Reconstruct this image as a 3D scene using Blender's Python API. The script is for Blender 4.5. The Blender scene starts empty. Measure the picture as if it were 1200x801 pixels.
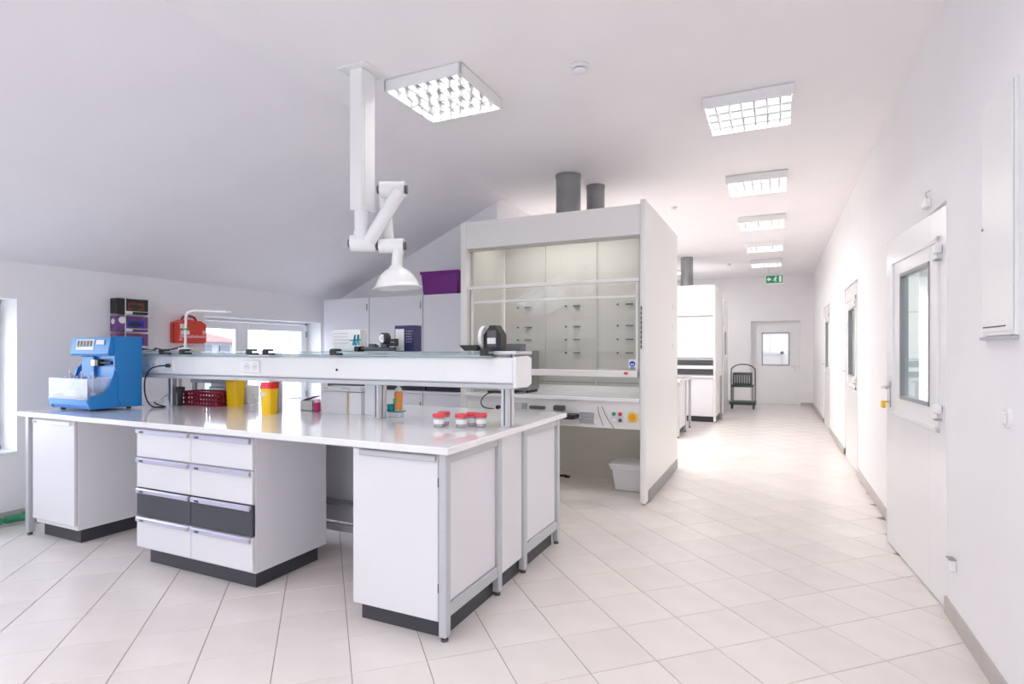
import bpy, bmesh, math, random
from mathutils import Vector, Matrix
random.seed(7)
R = math.radians
S = bpy.context.scene
COL = S.collection

# ---------------------------------------------------------------- camera
cam = bpy.data.cameras.new('camera'); co = bpy.data.objects.new('camera', cam); COL.objects.link(co)
cam.sensor_width = 36; cam.lens = 663 / 1200 * 36
cam.shift_y = (410 - 400.5) / 1200
cam.clip_start = .05
CAMZ = 1.358
co.location = (0, 0, CAMZ); co.rotation_euler = (R(90), 0, math.atan(310 / 663))
S.camera = co

# ---------------------------------------------------------------- world, exposure
w = bpy.data.worlds.new('world'); S.world = w; w.use_nodes = True
nt = w.node_tree; bg = nt.nodes['Background']
tc = nt.nodes.new('ShaderNodeTexCoord'); sep = nt.nodes.new('ShaderNodeSeparateXYZ'); rp = nt.nodes.new('ShaderNodeValToRGB')
nt.links.new(tc.outputs['Generated'], sep.inputs[0]); nt.links.new(sep.outputs['Z'], rp.inputs[0]); nt.links.new(rp.outputs[0], bg.inputs[0])
rp.color_ramp.elements[0].color = (.88, .92, 1, 1); rp.color_ramp.elements[1].color = (.74, .84, 1, 1)
bg.inputs[1].default_value = 4.8
S.view_settings.view_transform = 'Standard'; S.view_settings.look = 'None'
S.view_settings.exposure = 0.5; S.view_settings.gamma = 1
S.view_settings.use_curve_mapping = False
S.cycles.max_bounces = 12; S.cycles.diffuse_bounces = 8; S.cycles.transparent_max_bounces = 16
S.cycles.caustics_reflective = False; S.cycles.caustics_refractive = False
S.cycles.sample_clamp_indirect = 6
LAMP_W = 8.5        # watts of each recessed luminaire's tubes

# ---------------------------------------------------------------- materials
MATS = {}
def mat(name, col, rough=.5, metal=0, emit=0, noise=0, scale=8, bump=0, coat=0, alpha=1, spec=None, rand=0):
    m = bpy.data.materials.new(name); m.use_nodes = True; n = m.node_tree; b = n.nodes['Principled BSDF']
    c = (*col, 1)
    b.inputs['Base Color'].default_value = c; b.inputs['Roughness'].default_value = rough; b.inputs['Metallic'].default_value = metal
    if coat: b.inputs['Coat Weight'].default_value = coat; b.inputs['Coat Roughness'].default_value = .05
    if spec is not None: b.inputs['Specular IOR Level'].default_value = spec
    if emit: b.inputs['Emission Color'].default_value = c; b.inputs['Emission Strength'].default_value = emit
    if noise or bump:
        t = n.nodes.new('ShaderNodeTexCoord'); z = n.nodes.new('ShaderNodeTexNoise'); z.inputs['Scale'].default_value = scale
        z.inputs['Detail'].default_value = 5
        n.links.new(t.outputs['Object'], z.inputs['Vector'])
        if noise:
            r = n.nodes.new('ShaderNodeValToRGB')
            r.color_ramp.elements[0].position = .3; r.color_ramp.elements[1].position = .7
            r.color_ramp.elements[0].color = (*[max(0, x * (1 - noise)) for x in col], 1)
            r.color_ramp.elements[1].color = (*[min(1, x * (1 + noise)) for x in col], 1)
            n.links.new(z.outputs['Fac'], r.inputs[0]); src = r.outputs[0]
            if rand:
                oi = n.nodes.new('ShaderNodeObjectInfo'); mr = n.nodes.new('ShaderNodeMapRange')
                mr.inputs['To Min'].default_value = 1 - rand; mr.inputs['To Max'].default_value = 1 + rand * .3
                n.links.new(oi.outputs['Random'], mr.inputs['Value'])
                mx = n.nodes.new('ShaderNodeVectorMath'); mx.operation = 'SCALE'
                n.links.new(src, mx.inputs[0]); n.links.new(mr.outputs[0], mx.inputs['Scale']); src = mx.outputs[0]
            n.links.new(src, b.inputs['Base Color'])
        if bump:
            bp = n.nodes.new('ShaderNodeBump'); bp.inputs['Strength'].default_value = bump; bp.inputs['Distance'].default_value = .002
            n.links.new(z.outputs['Fac'], bp.inputs['Height']); n.links.new(bp.outputs[0], b.inputs['Normal'])
    MATS[name] = m; return m
def glass(name, tint, refl=.06, rough=.0, body=0, bodycol=(1, 1, 1)):
    """thin clear sheet: transparent + fresnel gloss (+ a little milky body)"""
    m = bpy.data.materials.new(name); m.use_nodes = True; n = m.node_tree; n.nodes.clear()
    o = n.nodes.new('ShaderNodeOutputMaterial'); t = n.nodes.new('ShaderNodeBsdfTransparent'); t.inputs[0].default_value = (*tint, 1)
    g = n.nodes.new('ShaderNodeBsdfGlossy'); g.inputs['Roughness'].default_value = rough
    lw = n.nodes.new('ShaderNodeFresnel'); lw.inputs[0].default_value = 1.5
    mr = n.nodes.new('ShaderNodeMath'); mr.operation = 'ADD'; mr.use_clamp = True; mr.inputs[1].default_value = refl - .04
    ge = n.nodes.new('ShaderNodeNewGeometry'); iv = n.nodes.new('ShaderNodeMath'); iv.operation = 'SUBTRACT'; iv.inputs[0].default_value = 1
    n.links.new(ge.outputs['Backfacing'], iv.inputs[1])
    ml = n.nodes.new('ShaderNodeMath'); ml.operation = 'MULTIPLY'; n.links.new(lw.outputs[0], mr.inputs[0]); n.links.new(mr.outputs[0], ml.inputs[0]); n.links.new(iv.outputs[0], ml.inputs[1])
    mx = n.nodes.new('ShaderNodeMixShader'); n.links.new(ml.outputs[0], mx.inputs[0])
    if body:
        d = n.nodes.new('ShaderNodeBsdfDiffuse'); d.inputs[0].default_value = (*bodycol, 1)
        m2 = n.nodes.new('ShaderNodeMixShader'); m2.inputs[0].default_value = body
        n.links.new(t.outputs[0], m2.inputs[1]); n.links.new(d.outputs[0], m2.inputs[2]); n.links.new(m2.outputs[0], mx.inputs[1])
    else: n.links.new(t.outputs[0], mx.inputs[1])
    n.links.new(g.outputs[0], mx.inputs[2]); n.links.new(mx.outputs[0], o.inputs[0])
    MATS[name] = m; return m

mat('plaster', (.89, .88, .892), .85, noise=.012, scale=3, bump=.15)
mat('ceiling_paint', (.90, .875, .885), .9, noise=.012, scale=2, bump=.1)
mat('slope_paint', (.87, .85, .88), .9, noise=.015, scale=2, bump=.1)
mat('tile', (.78, .72, .685), .22, noise=.03, scale=5, bump=.05, rand=.05)
mat('grout', (.30, .25, .23), .9, noise=.1, scale=30)
mat('skirting', (.50, .455, .43), .4, noise=.05, scale=9)
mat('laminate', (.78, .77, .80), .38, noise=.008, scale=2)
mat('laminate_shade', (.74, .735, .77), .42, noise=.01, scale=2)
mat('worktop', (.87, .86, .865), .12, coat=.4, noise=.012, scale=6)
mat('white_gloss', (.86, .86, .86), .22)
mat('white_plastic', (.84, .84, .85), .4)
mat('hood_white', (.83, .82, .80), .35)
mat('hood_inner', (.62, .61, .575), .45, noise=.01, scale=3)
mat('hood_beige', (.70, .68, .60), .5)
mat('kick', (.050, .050, .060), .42)
mat('kick_light', (.30, .31, .30), .45)
mat('dark_front', (.055, .058, .075), .4)
mat('alu', (.62, .63, .66), .34, metal=.75, noise=.02, scale=20)
mat('frame_grey', (.55, .565, .59), .4, metal=.2)
mat('lilac_handle', (.60, .60, .74), .28, metal=.45)
mat('black', (.012, .012, .014), .4)
mat('soft_black', (.03, .03, .033), .6)
mat('charcoal', (.10, .10, .11), .5)
mat('grey_metal', (.32, .32, .34), .35, metal=.6, noise=.04, scale=12)
mat('mid_grey', (.36, .36, .38), .5)
mat('duct', (.30, .305, .31), .45, metal=.4, noise=.1, scale=4)
mat('niche_shade', (.02, .02, .03), .6)
mat('blue', (.012, .21, .56), .35, noise=.03, scale=4)
mat('light_blue', (.10, .33, .75), .35)
mat('red_case', (.70, .065, .035), .4, noise=.05, scale=8)
mat('red_case_dark', (.42, .03, .025), .45)
mat('red_lid', (.85, .07, .09), .35)
mat('basket_red', (.28, .012, .035), .4)
mat('yellow', (.95, .58, .0), .35)
mat('red_top', (.85, .02, .03), .35)
mat('purple', (.17, .008, .21), .38)
mat('box_black', (.025, .018, .02), .5, noise=.5, scale=14)
mat('box_violet', (.16, .06, .22), .5, noise=.35, scale=12)
mat('box_mauve', (.22, .06, .16), .5, noise=.3, scale=12)
mat('print_blue', (.03, .04, .45), .5, noise=.5, scale=40)
mat('print_orange', (.20, .045, .02), .5, noise=.6, scale=40)
mat('paper', (.85, .84, .84), .7)
mat('cardboard_white', (.83, .83, .82), .6)
mat('cardboard_tan', (.70, .55, .38), .7)
mat('navy', (.022, .02, .10), .4, noise=.15, scale=20)
mat('teal', (.0, .32, .40), .4)
mat('teal_dark', (.0, .20, .25), .4)
mat('orange', (.85, .32, .08), .5)
mat('green_leaf', (.10, .45, .10), .5)
mat('pink', (.55, .02, .16), .4)
mat('pink_cap', (.85, .55, .62), .5)
mat('ink', (.25, .25, .28), .6)
mat('ink_grey', (.5, .5, .53), .6)
mat('green_pipe', (.03, .24, .12), .4, noise=.2, scale=15)
mat('cart_green', (.045, .075, .065), .5, noise=.15, scale=20)
mat('exit_green', (.0, .26, .12), .4)
mat('lamp_white', (.85, .85, .85), .4)
mat('louver', (.42, .42, .43), .35, metal=.1)
mat('reflector', (.55, .55, .56), .3, metal=.5)
mat('tube', (1, .99, .97), .4, emit=1.1)
mat('orange_knob', (.85, .42, .03), .4)
mat('btn_green', (.02, .28, .15), .4)
mat('btn_red', (.55, .04, .07), .4)
mat('sticker_blue', (.04, .09, .5), .5)
mat('key_yellow', (.9, .6, .05), .4)
mat('roof_tile', (.20, .055, .05), .8, noise=.2, scale=4)
mat('house_wall', (.22, .22, .25), .8)
mat('house_glass', (.06, .07, .1), .1)
mat('yard', (.5, .5, .5), .9, noise=.2, scale=1)
mat('outer', (.6, .6, .6), .9)
glass('pane', (.97, .98, .98), .05)
glass('hood_glass', (.965, .965, .955), .06)
glass('door_glass', (.80, .87, .86), .16)
glass('shelf_glass', (.62, .80, .80), .10, body=.22, bodycol=(.35, .52, .52))
glass('clear_plastic', (.90, .92, .95), .08, rough=.08, body=.12, bodycol=(.85, .88, .95))
glass('milky_plastic', (.9, .9, .92), .06, rough=.25, body=.8, bodycol=(.92, .91, .92))
glass('cup_plastic', (.9, .9, .92), .06, rough=.15, body=.5, bodycol=(.86, .86, .88))

# ---------------------------------------------------------------- mesh builder
class MB:
    def __init__(s): s.v = []; s.f = []; s.sm = []
    def add(s, vs, fs, smooth=False):
        o = len(s.v); s.v += [tuple(v) for v in vs]; s.f += [tuple(i + o for i in f) for f in fs]; s.sm += [smooth] * len(fs); return s
    def box(s, x0, x1, y0, y1, z0, z1, b=0, M=None, seg=1):
        if x0 > x1: x0, x1 = x1, x0
        if y0 > y1: y0, y1 = y1, y0
        if z0 > z1: z0, z1 = z1, z0
        vs = [(x, y, z) for z in (z0, z1) for y in (y0, y1) for x in (x0, x1)]
        fs = [(0, 2, 3, 1), (4, 5, 7, 6), (0, 1, 5, 4), (2, 6, 7, 3), (0, 4, 6, 2), (1, 3, 7, 5)]
        if b:
            bm = bmesh.new(); vv = [bm.verts.new(v) for v in vs]
            for f in fs: bm.faces.new([vv[i] for i in f])
            b = min(b, .45 * min(x1 - x0, y1 - y0, z1 - z0))
            bmesh.ops.bevel(bm, geom=bm.edges[:], offset=b, segments=seg, profile=.5, affect='EDGES')
            bm.verts.index_update(); vs = [v.co[:] for v in bm.verts]; fs = [[v.index for v in f.verts] for f in bm.faces]; bm.free()
        if M is not None: vs = [M @ Vector(v) for v in vs]
        return s.add(vs, fs)
    def cyl(s, p0, p1, r0, r1=None, n=16, caps=True, smooth=True):
        r1 = r0 if r1 is None else r1
        p0, p1 = Vector(p0), Vector(p1); d = (p1 - p0).normalized()
        a = d.orthogonal().normalized(); c = d.cross(a)
        vs = []
        for p, r in ((p0, r0), (p1, r1)):
            for i in range(n):
                t = 2 * math.pi * i / n; vs.append(p + a * r * math.cos(t) + c * r * math.sin(t))
        s.add(vs, [(i, (i + 1) % n, n + (i + 1) % n, n + i) for i in range(n)], smooth)
        if caps:
            s.add(vs[:n], [tuple(range(n))[::-1]]); s.add(vs[n:], [tuple(range(n))])
        return s
    def lathe(s, prof, c=(0, 0, 0), n=32, smooth=True):
        vs = []
        for r, z in prof:
            for i in range(n):
                t = 2 * math.pi * i / n; vs.append((c[0] + r * math.cos(t), c[1] + r * math.sin(t), c[2] + z))
        fs = []
        for k in range(len(prof) - 1):
            for i in range(n): fs.append((k * n + i, k * n + (i + 1) % n, (k + 1) * n + (i + 1) % n, (k + 1) * n + i))
        return s.add(vs, fs, smooth)
    def tube(s, pts, r, n=8, sub=6):
        P = [Vector(p) for p in pts]
        if sub > 1 and len(P) > 2:
            Q = []
            for i in range(len(P) - 1):
                a = P[max(i - 1, 0)]; b = P[i]; c = P[i + 1]; d = P[min(i + 2, len(P) - 1)]
                for k in range(sub):
                    t = k / sub
                    Q.append(.5 * ((2 * b) + (c - a) * t + (2 * a - 5 * b + 4 * c - d) * t * t + (3 * b - a - 3 * c + d) * t ** 3))
            Q.append(P[-1]); P = Q
        up = None; rings = []
        for i, p in enumerate(P):
            d = (P[min(i + 1, len(P) - 1)] - P[max(i - 1, 0)]).normalized()
            up = d.orthogonal().normalized() if up is None else (up - d * up.dot(d)).normalized()
            c = d.cross(up)
            rings.append([p + up * r * math.cos(2 * math.pi * k / n) + c * r * math.sin(2 * math.pi * k / n) for k in range(n)])
        vs = [v for q in rings for v in q]; fs = []
        for i in range(len(P) - 1):
            for k in range(n): fs.append((i * n + k, i * n + (k + 1) % n, (i + 1) * n + (k + 1) % n, (i + 1) * n + k))
        s.add(vs, fs, True); s.add(rings[0], [tuple(range(n))[::-1]]); s.add(rings[-1], [tuple(range(n))]); return s
    def prism(s, poly, h0, h1, axis='z', smooth=False):
        """poly 2-D extruded along axis: z -> (a,b,h), y -> (a,h,b), x -> (h,a,b)"""
        f = {'z': lambda a, b, h: (a, b, h), 'y': lambda a, b, h: (a, h, b), 'x': lambda a, b, h: (h, a, b)}[axis]
        n = len(poly); vs = [f(a, b, h0) for a, b in poly] + [f(a, b, h1) for a, b in poly]
        s.add(vs, [(i, (i + 1) % n, n + (i + 1) % n, n + i) for i in range(n)], smooth)
        s.add(vs, [tuple(range(n))[::-1], tuple(range(n, 2 * n))]); return s
    def beam(s, p0, p1, wd, ht, b=0):
        p0, p1 = Vector(p0), Vector(p1); d = p1 - p0; L = d.length
        q = d.to_track_quat('Z', 'Y').to_matrix().to_4x4(); M = Matrix.Translation(p0) @ q
        return s.box(-wd / 2, wd / 2, -ht / 2, ht / 2, 0, L, b, M)
    def mesh(s, name, m, off=(0, 0, 0)):
        me = bpy.data.meshes.new(name)
        ox, oy, oz = off
        me.from_pydata([(x - ox, y - oy, z - oz) for x, y, z in s.v], [], s.f)
        bm = bmesh.new(); bm.from_mesh(me); bmesh.ops.recalc_face_normals(bm, faces=bm.faces[:]); 
        bm.to_mesh(me); bm.free()
        me.polygons.foreach_set('use_smooth', s.sm)
        me.materials.append(MATS[m]); me.update(); return me
def B(*a, **k): return MB().box(*a, **k)
def C(*a, **k): return MB().cyl(*a, **k)

ORG = {}
def thing(name, label, cat, loc, group=None, rot=0):
    o = bpy.data.objects.new(name, None); COL.objects.link(o); o.location = loc; o.rotation_euler = (0, 0, rot)
    o.empty_display_size = .05
    o['label'] = label; o['category'] = cat
    if group: o['group'] = group
    ORG[o.name] = tuple(loc); return o
def part(name, mb, m, parent, label=None, kind=None):
    off = ORG[parent.name]
    o = bpy.data.objects.new(name, mb.mesh(name, m, off)); COL.objects.link(o); o.parent = parent
    ORG[o.name] = off
    if label: o['label'] = label
    if kind: o['kind'] = kind
    return o
def single(name, mb, m, label, cat, group=None, kind=None):
    xs, ys, zs = zip(*mb.v); off = ((min(xs) + max(xs)) / 2, (min(ys) + max(ys)) / 2, min(zs))
    o = bpy.data.objects.new(name, mb.mesh(name, m, off)); COL.objects.link(o); o.location = off
    o['label'] = label; o['category'] = cat
    if group: o['group'] = group
    if kind: o['kind'] = kind
    ORG[o.name] = off; return o
def struct(name, mb, m, label, parent=None, cat=None):
    o = bpy.data.objects.new(name, mb.mesh(name, m)); COL.objects.link(o); o['kind'] = 'structure'; o['label'] = label
    o['category'] = cat or name.split('_')[0].split('.')[0]
    ORG[o.name] = (0, 0, 0)
    return o
def dup(root, loc, label=None):
    r = root.copy(); COL.objects.link(r); r.location = loc
    if label: r['label'] = label
    for ch in list(root.children):
        c = ch.copy(); COL.objects.link(c); c.parent = r
        for g in list(ch.children):
            d = g.copy(); COL.objects.link(d); d.parent = c
    return r
def px(u, v, d):
    """world point seen at pixel (u, v) at depth d, used as a measuring aid"""
    a = (u - 600) / 663; th = math.atan(310 / 663); s, c = math.sin(th), math.cos(th)
    return Vector((d * (-s + a * c), d * (c + a * s), CAMZ + d * (410 - v) / 663))

# ================================================================ SETTING
XL, XR, YB, YE, ZC, ZK, XK = -5.5, .8, -3.2, 15.5, 3.2, 2.06, -2.93
# floor with tiles
fl = struct('floor', B(XL - .3, XR + 2.5, YB - .2, YE + .5, -.12, -.0035), 'grout', 'tiled floor of pale beige square tiles laid diagonally with dark thin joints')
ANG, P_ = R(43.45), .318
ca, sa = math.cos(ANG), math.sin(ANG)
def tile_mb(mb, cx, cy, rel=False):
    h = P_ / 2 - .0016; c2 = .0016; vs = []
    for k, z in ((h, -.006), (h, -c2), (h - c2, 0)):
        for sx, sy in ((-1, -1), (1, -1), (1, 1), (-1, 1)):
            a, b = sx * k, sy * k; vs.append((cx + a * ca - b * sa, cy + a * sa + b * ca, z))
    fs = [(0, 1, 5, 4), (1, 2, 6, 5), (2, 3, 7, 6), (3, 0, 4, 7), (4, 5, 9, 8), (5, 6, 10, 9), (6, 7, 11, 10), (7, 4, 8, 11), (8, 9, 10, 11)]
    mb.add(vs, fs)
th_ = math.atan(310 / 663); cs_, sn_ = math.cos(th_), math.sin(th_)
def seen(x, y):
    d = -sn_ * x + cs_ * y
    if d < .3: return False
    u = 600 + 663 * (cs_ * x + sn_ * y) / d; v = 410 + 663 * CAMZ / d
    if not (-60 < u < 1260 and v < 900): return False
    for bx in ((-5, -1.4, 2.3, 3.8, .1, .9), (-5.3, -3, 5.6, 6.1, .1, 2), (-1.1, -1.03, 5, 6.7, 0, 2.6), (-5.5, -1.05, 6.7, 7, 0, 2.6), (-5.0, -1.05, 11.2, 12, 0, 2.6)):
        t0, t1 = 0, 1
        for o, dd, lo, hi in ((0, x, bx[0], bx[1]), (0, y, bx[2], bx[3]), (CAMZ, -CAMZ, bx[4], bx[5])):
            if abs(dd) < 1e-9: continue
            a, b = (lo - o) / dd, (hi - o) / dd
            if a > b: a, b = b, a
            t0, t1 = max(t0, a), min(t1, b)
        if t0 < t1: return False
    return True
tiles = []
for i in range(-80, 80):
    for j in range(-80, 80):
        p = .1105 + (i + .5) * P_; q = -.075 + (j + .5) * P_
        x = p * ca - q * sa; y = p * sa + q * ca
        if XL - .1 < x < XR + .12 and YB < y < YE + .2: tiles.append((x, y))
vis = sorted([t for t in tiles if seen(*t)], key=lambda t: -sn_ * t[0] + cs_ * t[1])[:300]
vs_ = set(vis)
tm = MB(); tile_mb(tm, 0, 0); tme = tm.mesh('floor_tile', 'tile')
for x, y in vis:
    o = bpy.data.objects.new('floor_tile', tme); COL.objects.link(o); o.parent = fl; o.location = (x, y, 0)
rest = MB()
for x, y in tiles:
    if (x, y) not in vs_: tile_mb(rest, x, y)
part('tile_field', rest, 'tile', fl, kind='stuff')

# ceilings
struct('ceiling', MB().box(XK, XR + .2, YB - .2, YE + .4, ZC, ZC + .15).box(XK - .6, XK, 6.09, YE + .4, ZC, ZC + .15), 'ceiling_paint', 'flat white painted ceiling over the corridor with the louvred lights')
t_ = .12
def sl(t, up=0): return (XL + (XK - XL) * t, ZK + (ZC - ZK) * t + up)
slope = MB(); SK0, SK1 = -2.9, -.3
for a, b, t0, t1 in ((YB - .2, SK0, 0, 1), (SK0, SK1, 0, .12), (SK0, SK1, .66, 1), (SK1, 6.12, 0, 1)):
    pl = [sl(t0), sl(t1), sl(t1, .18), sl(t0, .18)]
    if t0 == 0: pl = [(XL - .35, ZK)] + pl[:3] + [(XL - .35, ZK + .2)]
    slope.prism(pl, a, b, 'y')
struct('ceiling_slope', slope, 'slope_paint', 'sloping pale grey attic ceiling on the left side of the room', cat='ceiling')

# unseen roof windows added behind the camera to let in more daylight
m = MB()
for k in range(5):
    y = SK0 + (SK1 - SK0) * k / 4; m.prism([sl(.10, .1), sl(.68, .1), sl(.68, .16), sl(.10, .16)], y - .04, y + .04, 'y')
rwn = struct('window_4', m, 'white_plastic', 'added row of unseen roof windows in the sloping ceiling behind the camera')
part('pane', MB().prism([sl(.10, .12), sl(.68, .12), sl(.68, .126), sl(.10, .126)], SK0, SK1, 'y'), 'pane', rwn)
l = bpy.data.lights.new('daylight_portal', 'AREA'); l.shape = 'RECTANGLE'; l.size = 1.6; l.size_y = SK1 - SK0; l.cycles.is_portal = True
o = bpy.data.objects.new('daylight_portal', l); COL.objects.link(o); o.location = (sl(.39)[0], (SK0 + SK1) / 2, sl(.39, .3)[1]); o.rotation_euler = (0, -math.atan((ZC - ZK) / (XK - XL)), 0)
# left wall with two window openings
W1 = (.75, 2.42, .553, 1.767); W2 = (4.06, 5.75, .62, 1.72)
wl = MB(); X0 = XL - .32
def wall_with(mb, y0, y1, z0, z1, ops, xa, xb):
    y = y0
    for a, b, c, d in ops:
        mb.box(xa, xb, y, a, z0, z1)
        if c > z0: mb.box(xa, xb, a, b, z0, c)
        mb.box(xa, xb, a, b, d, z1); y = b
    mb.box(xa, xb, y, y1, z0, z1)
wall_with(wl, YB, 6.12, 0, ZK, [W1, W2], X0, XL)
struct('wall_left', wl, 'plaster', 'low white knee wall on the left with two windows under the sloping ceiling')
# right wall with door recesses
DOORS = [(3.615, 4.98), (7.15, 8.5), (10.7, 12.05)]
wr = MB(); wall_with(wr, YB, YE, 0, ZC, [(a, b, 0, 2.14) for a, b in DOORS], XR, XR + .14)
wr.box(XR + 2.4, XR + 2.5, YB, YE + .4, 0, ZC).box(XR + .2, XR + 2.5, YB, YE + .4, 2.6, 2.7)
struct('wall_right', wr, 'plaster', 'long bright white wall on the right with a row of white doors')
# walls at the back left, far end and behind the camera
struct('wall_back', MB().box(XL - .3, -3.05, 6.1, YE, 0, ZC + .1), 'plaster', 'white wall closing the left bay behind the tall cupboards')
we = MB()
for a in ((-3.05, -.59, 0, ZC), (.53, XR + .14, 0, ZC), (-.59, .53, 2.085, ZC)): we.box(a[0], a[1], YE, YE + .2, a[2], a[3])
struct('wall_end', we, 'plaster', 'white end wall of the corridor with a recessed doorway')
RW = (-2.2, .6, 1.1, 2.2); rw = MB()
for q in ((XL - .3, RW[0], 0, ZC), (RW[1], XR + .4, 0, ZC), (RW[0], RW[1], 0, RW[2]), (RW[0], RW[1], RW[3], ZC)): rw.box(q[0], q[1], YB - .2, YB, q[2], q[3])
struct('wall_rear', rw, 'plaster', 'white wall behind the camera with an added wide window')
m = MB()
for k in range(4):
    x = -2.2 + 2.8 * k / 3; m.box(x - .03, x + .03, YB - .12, YB - .06, 1.1, 2.2)
m.box(-2.2, .6, YB - .12, YB - .06, 1.1, 1.16)
r_ = struct('window_added_rear', m, 'white_plastic', 'added wide window, unseen behind the camera')  # rear window added out of view to brighten faces turned to the camera
part('pane', B(-2.2, .6, YB - .095, YB - .089, 1.12, 2.2), 'pane', r_)
l = bpy.data.lights.new('daylight_portal', 'AREA'); l.shape = 'RECTANGLE'; l.size = 2.8; l.size_y = 1.1; l.cycles.is_portal = True
o = bpy.data.objects.new('daylight_portal', l); COL.objects.link(o); o.location = (-.8, YB - .22, 1.65); o.rotation_euler = (R(90), 0, 0)
# baseboards
bb = [(YB, 3.615), (4.98, 7.15), (8.5, 10.7), (12.05, YE)]
for i, (a, b) in enumerate(bb):
    struct('baseboard_right' + ('' if i == 0 else '.%03d' % i), B(XR - .012, XR + .02, a, b, 0, .085, .002), 'skirting',
           ['beige tile skirting on the right wall nearest the camera', 'beige tile skirting on the right wall between first and second door', 'beige tile skirting on the right wall between second and third door', 'beige tile skirting on the right wall past the third door'][i], cat='baseboard')
struct('baseboard_left', B(XL - .01, XL + .012, YB, 6.1, 0, .085, .002), 'skirting', 'beige tile skirting along the foot of the left wall')
struct('baseboard_end', MB().box(.53, XR, YE - .012, YE + .01, 0, .08).box(-3.05, -.59, YE - .012, YE + .01, 0, .08), 'skirting', 'beige tile skirting on the far end wall')

# windows
def window(name, op, splits, label):
    y0, y1, z0, z1 = op; xf = XL - .27
    m = MB()
    for a in ((y0, y0 + .03, z0, z1), (y1 - .03, y1, z0, z1), (y0, y1, z0, z0 + .03), (y0, y1, z1 - .03, z1)): m.box(xf - .03, xf + .02, a[0], a[1], a[2], a[3])
    r = struct(name, m, 'white_plastic', label)
    ys = [y0 + .03] + splits + [y1 - .03]
    for k in range(len(ys) - 1):
        a, b = ys[k] + .004, ys[k + 1] - .004; c, d = z0 + .034, z1 - .034; t = .085
        s_ = MB()
        for q in ((a, a + t, c, d), (b - t, b, c, d), (a + t, b - t, c, c + t), (a + t, b - t, d - t, d)): s_.box(xf - .01, xf + .045, q[0], q[1], q[2], q[3], .004)
        sh = part('sash', s_, 'white_plastic', r)
        part('pane', B(xf + .012, xf + .018, a + t, b - t, c + t, d - t), 'pane', sh)
        if k == len(ys) - 2:
            for zz in (c + .12, d - .12): part('hinge', B(xf + .04, xf + .058, b - .012, b + .008, zz - .04, zz + .04, .003), 'mid_grey', sh)
        part('handle', MB().box(xf + .045, xf + .06, a + .03, a + .055, (c + d) / 2 - .03, (c + d) / 2 + .03).box(xf + .06, xf + .075, a + .034, a + .05, (c + d) / 2 - .1, (c + d) / 2 + .01), 'white_plastic', sh)
    part('window_sill', B(xf, XL + .02, y0, y1, z0 - .02, z0 + .002, .003), 'white_gloss', r)
window('window_1', W1, [1.6], 'white framed window at the left edge of the photo with deep reveal')
window('window_2', W2, [4.71], 'white framed two-sash window in the left wall behind the service shelf')
for (y0, y1, z0, z1) in (W1, W2):
    l = bpy.data.lights.new('daylight_portal', 'AREA'); l.shape = 'RECTANGLE'; l.size = z1 - z0; l.size_y = y1 - y0; l.cycles.is_portal = True
    o = bpy.data.objects.new('daylight_portal', l); COL.objects.link(o); o.location = (XL - .34, (y0 + y1) / 2, (z0 + z1) / 2); o.rotation_euler = (0, R(-90), 0)

# house and yard outside the window
yd = single('neighbouring_yard', B(-60, -5.9, -30, 60, -3.3, -3.2), 'yard', 'grey paved ground outside below the window', 'ground'); yd['kind'] = 'structure'
h = thing('house', 'house with reddish tiled roof seen outside through the small sash', 'building', (-35, 21, -3.2))
part('wall', B(-39, -31, 16.5, 25.0, -3.2, 1.95), 'house_wall', h)
part('roof', MB().prism([(-30.5, 1.85), (-39.5, 1.85), (-35, 2.65)], 16.0, 25.4, 'y'), 'roof_tile', h)
for k in range(6): part('window', B(-30.995, -30.93, 17.6 + k * 1.25, 18.3 + k * 1.25, 1.05, 1.62), 'house_glass', h)

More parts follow.
